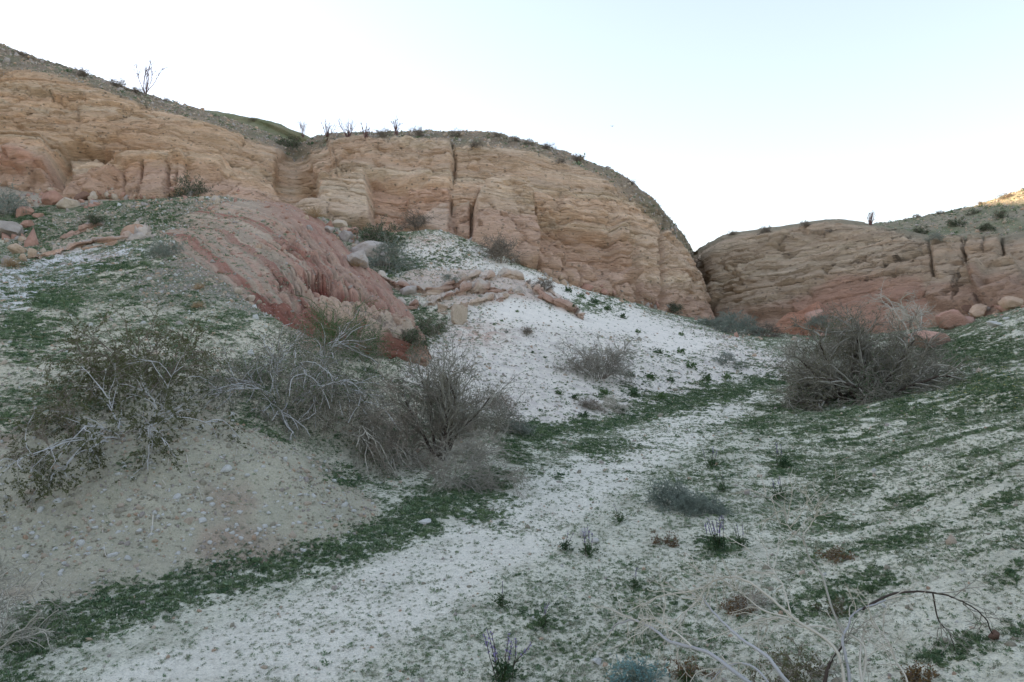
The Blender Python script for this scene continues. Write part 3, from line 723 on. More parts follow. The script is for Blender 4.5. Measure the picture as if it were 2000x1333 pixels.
s2b = bump([(690,655),(740,648),(800,668),(800,678),(760,672)], .2, 3, .8)
s3 = bump([(470,545),(540,560),(600,600),(580,610),(520,580)], -.18, 5)
for l, dp, wd in (([(595,590),(650,612),(690,622),(740,640),(790,660)], .2, 2.), ([(480,538),(530,545),(590,572)], .2, 2.), ([(650,540),(700,560),(760,590),(800,620)], .22, 2.2), ([(690,625),(688,640)], .15, 2), ([(640,470),(690,520),(740,560)], .15, 2.)):
    crack(l, dp, wd)
disp *= sstep(0, .6, tr) * sstep(6, 5.3, tr)
gg = g + n * disp[..., None]
rb, _, _ = layers(hb + .05 * fbm(x * 1.5, y * 1.5, z * 1.5, 3), .26, 91, .3); rb2, _, _ = layers(hb, .085, 93, .4)
redness = np.interp(cu, [330, 450, 560, 640, 720, 800], [.22, .32, .45, .58, .58, .48]) + .55 * rb + .42 * rb2 + .25 * fbm(x * .5, y * .5, z * .5 + 5, 4)
cc = np.zeros(g.shape) + alb(168, 146, 126, 1.25)
cc = mixc(cc, alb(158, 126, 108, 1.25), sstep(.2, .5, redness))
cc = mixc(cc, alb(134, 94, 78, 1.2), sstep(.6, 1.05, redness) * .85)
cc = mixc(cc, alb(154, 144, 124, 1.25), soil * .45 * sstep(.9, .3, redness))
cc = cc * (1 + .16 * rb2 + .12 * fbm(x * 2.5, y * 2.5, z * 2.5, 3))[..., None]
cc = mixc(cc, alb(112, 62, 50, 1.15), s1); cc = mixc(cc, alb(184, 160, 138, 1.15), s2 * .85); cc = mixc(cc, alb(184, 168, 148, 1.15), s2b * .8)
low = sstep(-8, 8, poly_sd(cu, cv, [(480,560),(560,590),(620,610),(690,645),(760,672),(800,685),(800,720),(640,720),(520,640)]) + wob)
cc = mixc(cc, alb(126, 80, 65, 1.15), low * (1 - s2) * (1 - s2b) * .85)
crest = sstep(3.0, 3.7, tr) * sstep(480, 560, cu); cc = mixc(cc, alb(154, 114, 97, 1.2), crest * .5)
M_RED = terrain_mat('red_mudstone', 0.32, 0.9, (1.2, 8.0, 40.0), fleck=16.0, fleck_col=(.55, .5, .44), bump_d=0.04)
ridge = link('red_rock_ridge', fast_mesh('red_rock_ridge', gg.reshape(-1, 3), grid_faces(*g.shape[:2]), M_RED, col=cc.reshape(-1, 3)))
tag(ridge, kind='structure')
RIDGE_GRID, RIDGE_TR = gg, tr

# layered rock outcrops crossing the white talus and the left slope
def outcrop(line, h0, h1, name, seed, c1, c2, depth=1.2, nc=150):
    """line: pixels of the outcrop's foot from one end to the other; h0/h1 heights in px at both ends and the middle"""
    pts_ = []
    for (u, v) in line:
        dd = np.linspace(6, 60, 1400); P_ = np.stack([pt(u, v, q) for q in dd]); zz = ground_z(P_[:, 0], P_[:, 1]); k = np.argmax(P_[:, 2] < zz); pts_.append(P_[k] if P_[:, 2].min() < zz.max() else P_[-1])
    pts_ = np.array(pts_); ctrl = []; m_ = len(pts_)
    for i, b in enumerate(pts_):
        t = i / (m_ - 1); hh_ = (h0 * (1 - t) + h1 * t) * (math.sin(math.pi * min(max(t, .04), .96)) ** .35) / F0 * b[1]
        ctrl.append([b + np.array([0, -.05, -.5]), b, b + np.array([0, .12, hh_ * .5]), b + np.array([0, .25, hh_ * .97]), b + np.array([0, .25 + depth * .5, hh_ * 1.02]), b + np.array([0, .3 + depth * 1.4, hh_ * .6 - .3])])
    g, tr = loft(ctrl, nc, (4, 14, 14, 12, 6)); n = normals(g); x, y, z = g[..., 0], g[..., 1], g[..., 2]
    s_ = np.linspace(0, 1, nc)[None, :] * (pts_[-1, 0] - pts_[0, 0]); h = z - np.interp(s_, np.linspace(0, pts_[-1, 0] - pts_[0, 0], m_), pts_[:, 2]) + .05 * fbm(x, y, z, 2)
    l1, _, f1 = layers(h, .24, seed, .3); l2, _, f2 = layers(h, .10, seed + 1, .3)
    jj = ridged(s_ * .55 + .1 * fbm(x * 2, y * 2, z * 2, 2), h * .12 + seed, np.floor(h / .24) * 3.7, 1)
    face = sstep(.6, 1.2, tr) * sstep(4.8, 3.6, tr)
    vb, eb = worley(s_ * 1.1 + 0 * x, y * .6, np.floor(h / .24) * 2.3 + h * .8, 5)
    vb2, eb2 = worley(s_ * 3.1 + 0 * x, y * 2, h * 4.5, 6)
    d = face * (.26 * vb - .22 * np.exp(-(eb / .09) ** 2) + .07 * vb2 + .12 * l1 + .05 * l2 - .12 * np.exp(-((f1 - .06) / .08) ** 2) - .14 * sstep(.86, .97, jj)) + .08 * fbm(x * .9, y * .9, z * .9, 3) + .03 * fbm(x * 5, y * 5, z * 5, 3)
    cc = mixc(np.zeros(g.shape) + c1, c2, sstep(-.3, .4, l1 * .5 + fbm(x * .8, y * .8, z * .8, 3))); cc = cc * (1 + .1 * l2)[..., None]
    cc = mixc(cc, alb(190, 180, 166, 1.2), sstep(2.7, 3.4, tr + .5 * fbm(x * .8, y * .8, 5., 3)) * .8)
    o = link(name, fast_mesh(name, (g + n * d[..., None]).reshape(-1, 3), grid_faces(*g.shape[:2]), M_RED, smooth=False, col=cc.reshape(-1, 3))); tag(o, kind='structure')
o1, o2 = alb(178, 158, 138, 1.2), alb(164, 134, 116, 1.2)
outcrop([(735,545),(770,566),(800,575),(840,578),(880,570),(920,558),(965,545)], 26, 16, 'rock_ledge', 201, o1, o2)
outcrop([(770,600),(800,604),(835,602),(868,590),(910,578),(960,573),(1020,578),(1075,590)], 14, 15, 'rock_ledge', 205, o1, o2)
outcrop([(850,572),(880,562),(930,548),(985,545),(1040,560),(1085,580)], 14, 13, 'rock_ledge', 209, o1, alb(182, 160, 140, 1.2))
outcrop([(855,612),(872,612),(905,605),(940,598),(975,588),(990,582)], 24, 6, 'rock_ledge', 213, o2, o1, .8)
outcrop([(1030,562),(1060,580),(1090,600),(1115,614),(1140,626)], 14, 14, 'rock_ledge', 217, o1, o2, 1.0)
outcrop([(60,510),(100,502),(140,492),(190,482),(240,474),(275,466)], 26, 10, 'rock_ledge', 221, alb(184, 152, 130, 1.2), o2, 1.6)
outcrop([(120,470),(150,458),(185,448),(215,440)], 14, 10, 'rock_ledge', 225, alb(178, 146, 126, 1.2), o2, 1.2, 90)
# ------------------------------------------------------------------ casting rays onto the finished terrain
bpy.context.view_layer.update()
DG = bpy.context.evaluated_depsgraph_get()
ORI = Vector((0, 0, CAMZ))
def hit(u, v, drop=0.0):
    """where the ray through pixel (u, v) meets the terrain (searching downwards if it passes over the skyline)"""
    for k in range(25):
        d = Vector(pt(u, v + 1.5 * k, 1.0)) - ORI
        ok, loc, nor, *_ = SC.ray_cast(DG, ORI, d.normalized())
        if ok:
            return np.array(loc) - np.array([0, 0, drop]), np.array(nor)
    return pt(u, v, 30.0), np.array([0, 0, 1.0])
def px(w, d): return w / F0 * d          # width in px at distance d -> metres

# ------------------------------------------------------------------ boulders and stones
def ico(sub):
    import bmesh
    bm = bmesh.new(); bmesh.ops.create_icosphere(bm, subdivisions=sub, radius=1.0)
    V = np.array([v.co[:] for v in bm.verts]); Fc = np.array([[v.index for v in f.verts] for f in bm.faces]); bm.free(); return V, Fc
ICO = {k: ico(k) for k in (1, 2, 4)}
def rock_mesh(name, seed, mat, sub=4, cuts=9, rough=.1, box=.5):
    r = np.random.default_rng(seed); V, Fc = ICO[sub]; P = V.copy()
    # superellipsoid-ish block, then planar facets, then noise
    P = np.sign(P) * np.abs(P) ** (1 - .45 * box); P /= np.abs(P).max()
    for i in range(cuts):
        nn = r.normal(size=3); nn /= np.linalg.norm(nn); o = r.uniform(.5, .86)
        d = P @ nn - o; P -= np.where(d > 0, d, 0)[:, None] * nn * .98
    s = r.uniform(0, 90)
    dsp = rough * (1.0 * fbm(P[:, 0] * 1.3 + s, P[:, 1] * 1.3, P[:, 2] * 1.3, 3) + .7 * fbm(P[:, 0] * 4 + s, P[:, 1] * 4, P[:, 2] * 7, 4))
    P = P + V * dsp[:, None]
    return fast_mesh(name, P, Fc, mat, smooth=sub > 2)
def rock_mat(name, c1, c2, noise=3.0):
    m = flat_mat(name, c1, hue2=c2, rough=.95, noise=noise)
    nt = m.node_tree; b = nt.nodes['Principled BSDF']; tc = nd(nt, 'ShaderNodeTexCoord'); n_ = nd(nt, 'ShaderNodeTexNoise'); n_.inputs['Scale'].default_value = 14; n_.inputs['Detail'].default_value = 7
    nt.links.new(tc.outputs['Object'], n_.inputs['Vector']); bp = nd(nt, 'ShaderNodeBump'); bp.inputs['Strength'].default_value = .6; bp.inputs['Distance'].default_value = .12
    nt.links.new(n_.outputs[0], bp.inputs['Height']); nt.links.new(bp.outputs[0], b.inputs['Normal']); return m
RM = dict(tan=rock_mat('tan_rock', alb(170, 142, 118, 1.2), alb(190, 168, 144, 1.2)), pink=rock_mat('pink_rock', alb(160, 122, 104, 1.2), alb(180, 146, 128, 1.2)),
          cream=rock_mat('cream_rock', alb(172, 156, 136, 1.2), alb(190, 174, 154, 1.2)), grey=rock_mat('grey_rock', alb(150, 140, 130, 1.2), alb(176, 166, 156, 1.2)),
          white=rock_mat('white_rock', alb(196, 194, 184, 1.1), alb(214, 212, 204, 1.1)), clod=rock_mat('earth_clod', alb(142, 137, 120, 1.2), alb(158, 150, 131, 1.2)), brown=rock_mat('brown_rock', alb(116, 92, 78, 1.1), alb(138, 110, 94, 1.1)))
BOULDERS = [  # u, v of centre, width, height in px, stone, box, label
 (127,397,58,30,'cream',.9,'squared cream boulder in the rock pile at the foot of the left cliff'),
 (96,388,42,30,'pink',.5,'reddish tilted boulder leaning on the squared cream one'),
 (178,384,26,20,'cream',.3,'small rounded cream boulder right of the squared one'),
 (156,384,32,20,'brown',.3,'dark brown boulder wedged above the squared cream boulder'),
 (45,412,34,28,'pink',.5,'pinkish boulder below the grey bush at the left edge'),
 (50,438,28,20,'pink',.3,'round red boulder in the gully left of the grassy slope'),
 (14,446,60,46,'grey',.4,'large grey-pink boulder cut by the left edge of the photo'),
 (74,421,24,14,'pink',.5,'small red stone at the top of the boulder gully'),
 (32,488,36,24,'tan',.3,'round orange boulder above the golden grass clump'),
 (45,503,16,20,'tan',.4,'narrow upright tan stone beside the golden grass clump'),
 (60,494,20,26,'tan',.4,'curved tan slab at the end of the low rock ledge'),
 (10,508,22,18,'grey',.4,'grey stone at the left edge behind the golden grass'),
 (662,437,28,20,'cream',.4,'pale round boulder at the top of the rubble chute beside the red ridge'),
 (690,450,26,18,'pink',.4,'reddish boulder in the rubble chute under the pale cliff block'),
 (640,446,24,18,'grey',.4,'grey boulder on the shoulder of the red ridge'),
 (676,462,30,24,'grey',.5,'angular grey boulder midway in the rubble chute'),
 (722,482,70,46,'grey',.6,'big crumbling grey rock mass filling the rubble chute'),
 (700,505,46,40,'grey',.5,'weathered grey rock at the lower end of the rubble chute'),
 (748,508,40,30,'grey',.5,'low grey rock beside the dark bush in the chute'),
 (893,612,40,52,'cream',.5,'pointed pale boulder standing alone in the white sand'),
 (798,566,40,24,'grey',.5,'pale grey slab on the sand between red ridge and ledges'),
 (291,545,18,10,'white',.5,'white stone on the left flank of the gravel knoll'),
 (462,569,18,15,'cream',.4,'whitish rock on the gravel knoll, left of a larger one'),
 (486,583,26,16,'cream',.4,'larger whitish rock at the foot of the red ridge'),
 (506,590,12,9,'cream',.4,'small pale stone right of the two whitish rocks'),
 (1862,626,74,40,'pink',.3,'big rounded brown boulder under the right cliff'),
 (1818,662,100,50,'pink',.6,'long pink slab leaning behind the large grey tree'),
 (1916,606,48,26,'tan',.5,'tilted tan block beside the big rounded boulder'),
 (1897,602,28,20,'brown',.4,'small brown block between the boulder and the tilted block'),
 (1985,590,50,30,'tan',.5,'tan boulder at the right edge under the cliff'),
 (1947,634,32,10,'white',.7,'flat white stone on the green right slope'),
 (1968,622,14,8,'white',.5,'small white stone above the flat one on the right slope'),
 (1140,1041,24,15,'white',.5,'white stone among lupins in the middle of the wash'),
 (1163,1056,17,13,'white',.5,'smaller white stone right of the first among lupins'),
 (1166,1292,26,13,'white',.6,'flat pale stone near the blue-green shrub'),
 (1945,1243,26,22,'brown',.4,'dark brown stone near the arching black stem'),
 (1782,1321,22,13,'brown',.4,'brown stone at the bottom edge of the right slope'),
 (830,1021,26,10,'white',.7,'flat white stone in the green strip by the wash'),
 (1590,618,44,30,'pink',.3,'reddish rounded rock at the base of the right cliff'),
]
for i, (u, v, w, h, st_, bx_, lab) in enumerate(BOULDERS):
    p, nn = hit(u, min(v + h * .42, 1330))
    d = p[1]; s = px(w, d) / 2; sz = px(h, d) / 2
    me = rock_mesh('boulder', 100 + i, RM[st_], 4 if w > 22 else 2, 15, .16, bx_)
    o = link('boulder', me); o.location = p + np.array([0, s * .35, sz * .75]); o.scale = (s * 1.08, s * .9, sz * 1.15)
    o.rotation_euler = (random.uniform(-.2, .2), random.uniform(-.25, .25), random.uniform(-.5, .5))
    tag(o, lab, 'boulder', 'boulders and loose rocks')

def in_poly(u, v, poly): return poly_sd(np.array(u), np.array(v), poly, 5) > 0
stone_protos = [rock_mesh('stone', 300 + i, RM['white' if i % 4 else 'cream'], 2, 7, .12, .6) for i in range(7)]
BIGST = [(370,1018,15),(393,1017,12),(440,918,16),(220,1085,13),(88,1086,11),(50,1086,12),(250,1090,12),(267,1106,10),(230,1040,10),(345,972,14),(183,992,10),(236,987,10),(155,1062,14),(115,978,12),(600,985,11),(625,1022,9),(592,1075,9),(490,1062,10),(170,1085,9),(640,960,10),(660,1010,9)]
st_lab = 'pale angular stone lying loose on the grey-brown cut bank'
spots = [(u, v, w) for u, v, w in BIGST]
while len(spots) < 250:
    u, v = random.uniform(0, 745), random.uniform(830, 1150)
    # bands of stones across the bank
    if poly_sd(np.array([u]), np.array([v]), BANK, 5)[0] > 3 and random.random() < .25 + .75 * math.exp(-((v - (1010 + .05 * u + 40 * math.sin(u * .013))) / 60) ** 2):
        spots.append((u, v, random.choice((4, 5, 5, 6, 6, 7, 8, 9))))
for i, (u, v, w) in enumerate(spots):
    p, nn = hit(u, v); s = px(w, p[1]) / 2
    o = link('stone', stone_protos[i % 7]); o.location = p + nn * s * .25; s *= 1.5; o.scale = (s * random.uniform(.9, 1.3), s * random.uniform(.8, 1.1), s * random.uniform(.6, .85))
    o.rotation_euler = (random.uniform(-.4, .4), random.uniform(-.4, .4), random.uniform(0, 6.3)); tag(o, {0: 'left one of two bright white stones side by side on the bank', 1: 'right one of two bright white stones side by side on the bank', 2: 'largest pale stone high on the cut bank'}.get(i, st_lab), 'stone', 'loose stones on the cut bank')

# ------------------------------------------------------------------ plants: branching made of tapered tubes
def unit(v): return v / (np.linalg.norm(v, axis=-1, keepdims=True) + 1e-9)
def grow(r, P0, D0, L, k, wander=.25, droop=0.0, lift=0.0):
    n_ = len(P0); out = np.empty((n_, k, 3)); out[:, 0] = P0; d = unit(D0); p = P0.copy(); st = (np.asarray(L) / (k - 1))[:, None]
    for i in range(1, k):
        d = unit(d + wander * r.normal(size=(n_, 3)) + np.array([0, 0, lift - droop * i / k])); p = p + d * st; out[:, i] = p
    return out
def kids(r, polys, m, t0=.25, t1=1.0, ang=(.4, .9)):
    n_, k, _ = polys.shape; t = r.uniform(t0, t1, (n_, m)) * (k - 1.001); i = t.astype(int); f = (t - i)[..., None]
    ii = np.arange(n_)[:, None]; a = polys[ii, i]; b = polys[ii, i + 1]; tan = unit(b - a)
    q = r.normal(size=tan.shape); q = unit(q - (q * tan).sum(-1, keepdims=True) * tan); an = r.uniform(*ang, (n_, m, 1))
    return (a + (b - a) * f).reshape(-1, 3), (tan * np.cos(an) + q * np.sin(an)).reshape(-1, 3), np.repeat(np.arange(n_), m)
def tubes(polys, r0, r1, sides=3):
    n_, k, _ = polys.shape; tan = unit(np.gradient(polys, axis=1))
    ref = np.where(np.abs(tan[..., 2:3]) > .9, np.array([1., 0, 0]), np.array([0, 0, 1.])); a = unit(np.cross(tan, ref)); b = np.cross(tan, a)
    f = np.linspace(0, 1, k)[None, :]; rad = (np.asarray(r0).reshape(-1, 1) * (1 - f) + np.asarray(r1).reshape(-1, 1) * f)[..., None, None]
    th = np.arange(sides) / sides * 2 * math.pi
    V = polys[:, :, None] + rad * (a[:, :, None] * np.cos(th)[:, None] + b[:, :, None] * np.sin(th)[:, None])
    base = (np.arange(n_)[:, None, None] * k + np.arange(k - 1)[None, :, None]) * sides; s = np.arange(sides)[None, None]; s2 = (s + 1) % sides
    Fc = np.stack([base + s, base + s2, base + sides + s2, base + sides + s], -1).reshape(-1, 4)
    return V.reshape(-1, 3), Fc
def join(parts):
    V, Fs, o = [], [], 0
    for v, f in parts: V.append(v); Fs.append(f + o); o += len(v)
    return np.concatenate(V), np.concatenate(Fs)
def leaf_quads(r, P, D, size, wid=.45):
    n_ = len(P); q = r.normal(size=(n_, 3)); sd = unit(np.cross(D, q)); L = (size * r.uniform(.6, 1.3, n_))[:, None]
    V = np.stack([P, P + D * L * .5 + sd * L * wid * .5, P + D * L, P + D * L * .5 - sd * L * wid * .5], 1).reshape(-1, 3)
    return V, np.arange(n_ * 4).reshape(-1, 4)

PM = dict(grey=flat_mat('grey_dead_twigs', alb(140, 136, 122, .95), hue2=alb(172, 168, 154, .95), rough=.9, noise=4.), pale=flat_mat('pale_dead_branches', alb(182, 174, 156, 1.), hue2=alb(206, 199, 184, 1.), rough=.85, noise=3.),
          bluegrey=flat_mat('silvery_branches', alb(158, 156, 154, .95), hue2=alb(184, 182, 180, .95), rough=.85, noise=3.), silver=flat_mat('silver_branches', alb(186, 184, 180, 1.), hue2=alb(206, 204, 200, 1.), rough=.8, noise=3.), twig=flat_mat('dark_twigs', alb(118, 113, 98, 1.), hue2=alb(160, 153, 138, 1.), rough=.9, noise=5.), brown=flat_mat('brown_twigs', alb(122, 112, 98, .95), hue2=alb(150, 138, 122, .95), rough=.9, noise=4.),
          dark=flat_mat('dark_bark', alb(66, 56, 48, .8), hue2=alb(88, 76, 66, .8), rough=.9, noise=6.), reddish=flat_mat('reddish_canes', alb(104, 76, 72, .9), hue2=alb(124, 96, 90, .9), rough=.9),
          olive=flat_mat('olive_leaves', alb(84, 88, 58, 1.), hue2=alb(112, 110, 74, 1.), rough=.7, transl=.2), green=flat_mat('green_leaves', alb(76, 100, 60, 1.), hue2=alb(104, 126, 80, 1.), rough=.7, transl=.25),
          dkgreen=flat_mat('dark_green_leaves', alb(60, 82, 56, 1.), hue2=alb(82, 102, 68, 1.), rough=.7, transl=.2), sage=flat_mat('sage_leaves', alb(138, 150, 136, .8), hue2=alb(160, 168, 152, .8), rough=.8, transl=.15),
          blue=flat_mat('blue_green_leaves', alb(128, 164, 160, .85), hue2=alb(150, 182, 176, .85), rough=.8, transl=.15), straw=flat_mat('straw_grass', alb(180, 150, 112, .9), hue2=alb(200, 172, 134, .9), rough=.9, transl=.2),
          purple=flat_mat('purple_petals', alb(140, 128, 168, 1.), hue2=alb(162, 150, 190, 1.), rough=.7, transl=.3), rust=flat_mat('rusty_leaves', alb(118, 92, 62, .8), hue2=alb(136, 112, 74, .8), rough=.8, transl=.2))

def shrub_parts(seed, n0=10, L=1.0, tilt=(.2, 1.2), k0=8, w0=.18, droop=.15, n1=8, n2=8, n3=0, l1=.55, l2=.35, l3=.5, rad=.012, base=.12, leaves=0, lsize=.02, twr=.0025, flat=1.0, bias=(0, 0, 0), droop2=.2, leaf_top=0., lift=0.):
    r = np.random.default_rng(seed); az = r.uniform(0, 2 * math.pi, n0); tl = r.uniform(*tilt, n0)
    D = np.stack([np.sin(tl) * np.cos(az), np.sin(tl) * np.sin(az) * flat, np.cos(tl)], 1) + np.array(bias)
    P0 = np.stack([np.cos(az), np.sin(az) * flat, az * 0], 1) * base * r.uniform(.2, 1, (n0, 1)); P0[:, 2] -= .04
    l0 = L * r.uniform(.6, 1.05, n0)
    A0 = grow(r, P0, D, l0, k0, w0, droop, lift)
    p, d, ix = kids(r, A0, n1, .2, 1., (.3, .9)); l_1 = l0[ix] * l1 * r.uniform(.5, 1.1, len(ix)); A1 = grow(r, p, d, l_1, 6, w0 * 1.2, droop2, lift)
    p, d, ix = kids(r, A1, n2, .15, 1., (.3, 1.0)); l_2 = l_1[ix] * l2 * 1.6 * r.uniform(.5, 1.2, len(ix)); A2 = grow(r, p, d, l_2, 4 if not n3 else 3, w0 * 1.5, droop2, lift)
    stems = tubes(A0, np.full(n0, rad), np.full(n0, rad * .45), 5)
    br = tubes(A1, np.full(len(A1), rad * .55), np.full(len(A1), twr * 1.3), 4)
    tw = [tubes(A2, np.full(len(A2), twr * 1.15), np.full(len(A2), twr * .6), 3)]
    tips = A2; 
    if n3:
        p, d, ix = kids(r, A2, n3, .2, 1., (.3, 1.0)); A3 = grow(r, p, d, l_2[ix] * l3 * r.uniform(.6, 1.3, len(ix)), 2, w0 * 1.5, droop2, lift)
        tw.append(tubes(A3, np.full(len(A3), twr * .75), np.full(len(A3), twr * .45), 3)); tips = A3
    lv = None
    if leaves:
        p, d, ix = kids(r, tips, leaves, .2, 1., (.4, 1.2))
        if leaf_top > 0:
            q = p[:, 2] > np.quantile(p[:, 2], leaf_top) + r.normal(size=len(p)) * .12 * L; p, d = p[q], d[q]
        lv = leaf_quads(r, p, d, lsize)
    return stems, br, join(tw), lv
def shrub(name, p, label, cat, mats, group=None, rot=0., scale=1.0, **kw):
    """mats: (stem, twig, leaf)"""
    st_, br_, tw_, lv_ = shrub_parts(**kw)
    e = link(name, None); e.location = p; e.rotation_euler = (0, 0, rot); e.scale = (scale,) * 3
    tag(e, label, cat, group)
    link('stem', fast_mesh('stem', *st_, PM[mats[0]]), e); link('branches', fast_mesh('branches', *br_, PM[mats[3] if len(mats) > 3 else mats[0]]), e); link('twig_mass', fast_mesh('twig_mass', *tw_, PM[mats[1]]), e)
    if lv_ is not None: link('foliage', fast_mesh('foliage', *lv_, PM[mats[2]], smooth=False), e)
    return e
def copy_tree(o, p, label, rot, scale, name=None):
    c = o.copy(); COL.objects.link(c); c.location = p; c.rotation_euler = (0, 0, rot); c.scale = (scale,) * 3 if np.isscalar(scale) else scale; c['label'] = label
    for ch in o.children:
        k = ch.copy(); COL.objects.link(k); k.parent = c
    return c

SH = 'shrubs of the wash and slopes'
# the large bushes
p, _ = hit(235, 850); shrub('creosote_bush', p, 'sprawling bush with silvery branches and olive leaves on the cut bank', 'bush', ('silver', 'grey', 'olive'), SH, seed=1, n0=24, L=1.25, tilt=(.5, 1.5), w0=.2, droop=.32, n1=7, n2=7, n3=2,
      rad=.0095, base=.3, leaves=12, lsize=.032, twr=.0026, bias=(-.25, -.1, 0), leaf_top=.05, droop2=.25)
p, _ = hit(265, 775); shrub('creosote_bush', p, 'loose leafy bush with olive leaves behind the silvery sprawling one', 'bush', ('brown', 'brown', 'olive'), SH, seed=2, n0=22, L=1.15, tilt=(.1, .9), w0=.2, droop=.02, n1=7, n2=6, n3=0,
      rad=.009, base=.25, leaves=14, lsize=.034, twr=.0025, bias=(.05, 0, .1))
p, _ = hit(120, 870); shrub('creosote_bush', p, 'low straggling olive bush left of the silvery one on the bank', 'bush', ('brown', 'brown', 'olive'), SH, seed=3, n0=12, L=.7, tilt=(.6, 1.4), w0=.25, droop=.1, n1=6, n2=5, rad=.007, base=.2, leaves=5, lsize=.028, twr=.0025)
p, _ = hit(560, 780); shrub('dead_bush', p, 'large grey dead bush with drooping pale branches above the bank', 'bush', ('silver', 'twig', 'green'), SH, seed=4, n0=26, L=1.55, tilt=(.2, 1.45), w0=.2, droop=.3, n1=9, n2=8, n3=3,
      rad=.0125, base=.35, twr=.0034, droop2=.32, bias=(.1, -.1, 0), leaves=2, lsize=.03, leaf_top=.35)
p, _ = hit(665, 835); shrub('dead_bush', p, 'grey bush with curling white branches hanging over the gully', 'bush', ('pale', 'twig', 'olive'), SH, seed=5, n0=22, L=1.35, tilt=(.4, 1.5), w0=.22, droop=.42, n1=8, n2=8, n3=3, rad=.011, base=.4, twr=.0034, droop2=.45, bias=(.15, -.15, .05), leaves=1, lsize=.03)
p, _ = hit(660, 700); shrub('green_twig_bush', p, 'upright bush of thin green stems at the foot of the red ridge', 'bush', ('green', 'green', 'dkgreen'), SH, seed=6, n0=26, L=1.1, tilt=(.05, .75), w0=.08, droop=0, n1=7, n2=4, rad=.007, base=.35, leaves=1, lsize=.03, twr=.003)
p, _ = hit(735, 715); shrub('green_twig_bush', p, 'dark green bush beside the tip of the red ridge', 'bush', ('brown', 'green', 'dkgreen'), SH, seed=7, n0=16, L=.85, tilt=(.2, 1.2), w0=.15, droop=.05, n1=7, n2=6, rad=.007, base=.35, leaves=3, lsize=.035, twr=.0028)
p, _ = hit(860, 900); shrub('dead_tree', p, 'fan-shaped dead shrub with dark trunk beside the wash', 'shrub', ('dark', 'twig', 'olive', 'grey'), SH, seed=8, n0=9, L=1.75, tilt=(.1, .95), w0=.14, droop=.0, n1=13, n2=10, n3=3, l1=.5, rad=.03, base=.1, twr=.0036, droop2=.05, bias=(.1, 0, .1), leaves=1, lsize=.022)
p, _ = hit(880, 935); shrub('dead_bush', p, 'low tangled grey brush at the foot of the fan-shaped shrub', 'bush', ('grey', 'twig', 'green'), SH, seed=9, n0=22, L=.95, tilt=(.6, 1.5), w0=.22, droop=.15, n1=8, n2=8, n3=2, rad=.008, base=.3, twr=.003, bias=(.1, -.1, 0))
p, _ = hit(780, 880); shrub('dead_bush', p, 'brownish dead brush between the grey bush and the fan-shaped shrub', 'bush', ('brown', 'brown', 'green'), SH, seed=10, n0=18, L=1.1, tilt=(.3, 1.4), w0=.22, droop=.2, n1=8, n2=8, n3=2, rad=.008, base=.4, twr=.003)
p, _ = hit(955, 850); shrub('dead_bush', p, 'thin grey brush right of the fan-shaped shrub', 'bush', ('brown', 'grey', 'dkgreen'), SH, seed=11, n0=16, L=.9, tilt=(.3, 1.3), w0=.2, droop=.12, n1=7, n2=7, n3=2, rad=.007, base=.3, leaves=1, lsize=.03, twr=.003)
# the grey tree on the right
p, _ = hit(1685, 780); shrub('desert_tree', p, 'big grey leafless desert tree beside the wash on the right', 'tree', ('dark', 'twig', 'olive', 'grey'), SH, seed=12, n0=16, L=1.95, tilt=(.2, 1.35), w0=.2, droop=.14, n1=13, n2=11, n3=4, l1=.5, rad=.045, base=.5, twr=.0062, droop2=.14, bias=(.1, 0, 0), flat=.8, leaves=1, lsize=.045)
p, _ = hit(1630, 790); shrub('desert_tree', p, 'dark dense tangle on the left side of the big grey tree', 'tree', ('dark', 'twig', 'dkgreen', 'grey'), SH, seed=13, n0=22, L=1.3, tilt=(.3, 1.5), w0=.22, droop=.22, n1=9, n2=9, n3=3, rad=.014, base=.6, twr=.0058, droop2=.3, leaves=1, lsize=.05)
p, _ = hit(1745, 752); shrub('desert_tree', p, 'pale straggling dead tree on the right of the big grey one', 'tree', ('pale', 'twig', 'dkgreen'), SH, seed=14, n0=14, L=1.8, tilt=(.2, 1.35), w0=.2, droop=.08, n1=10, n2=9, n3=3, rad=.03, base=.5, twr=.0058, droop2=.12, bias=(.2, 0, 0))
p, _ = hit(1590, 728); shrub('dead_bush', p, 'soft grey brush left of and behind the big grey tree', 'bush', ('pale', 'grey', 'green'), SH, seed=15, n0=14, L=1.25, tilt=(.1, 1.2), w0=.2, droop=.1, n1=9, n2=8, n3=3, rad=.012, base=.5, twr=.0058)
p, _ = hit(1790, 668); shrub('dead_tree', p, 'pale bare branching tree in front of the right cliff', 'tree', ('pale', 'pale', 'green'), SH, seed=16, n0=4, L=2.3, tilt=(.1, .8), w0=.16, droop=0, n1=9, n2=8, n3=2, rad=.035, base=.1, twr=.007, bias=(.15, 0, .2))
p, _ = hit(1650, 700); shrub('green_bush', p, 'dark green bush behind the big grey tree', 'bush', ('brown', 'brown', 'dkgreen'), SH, seed=17, n0=14, L=1.6, tilt=(.1, 1.0), w0=.2, droop=0, n1=8, n2=7, rad=.015, base=.3, leaves=5, lsize=.07, twr=.006)
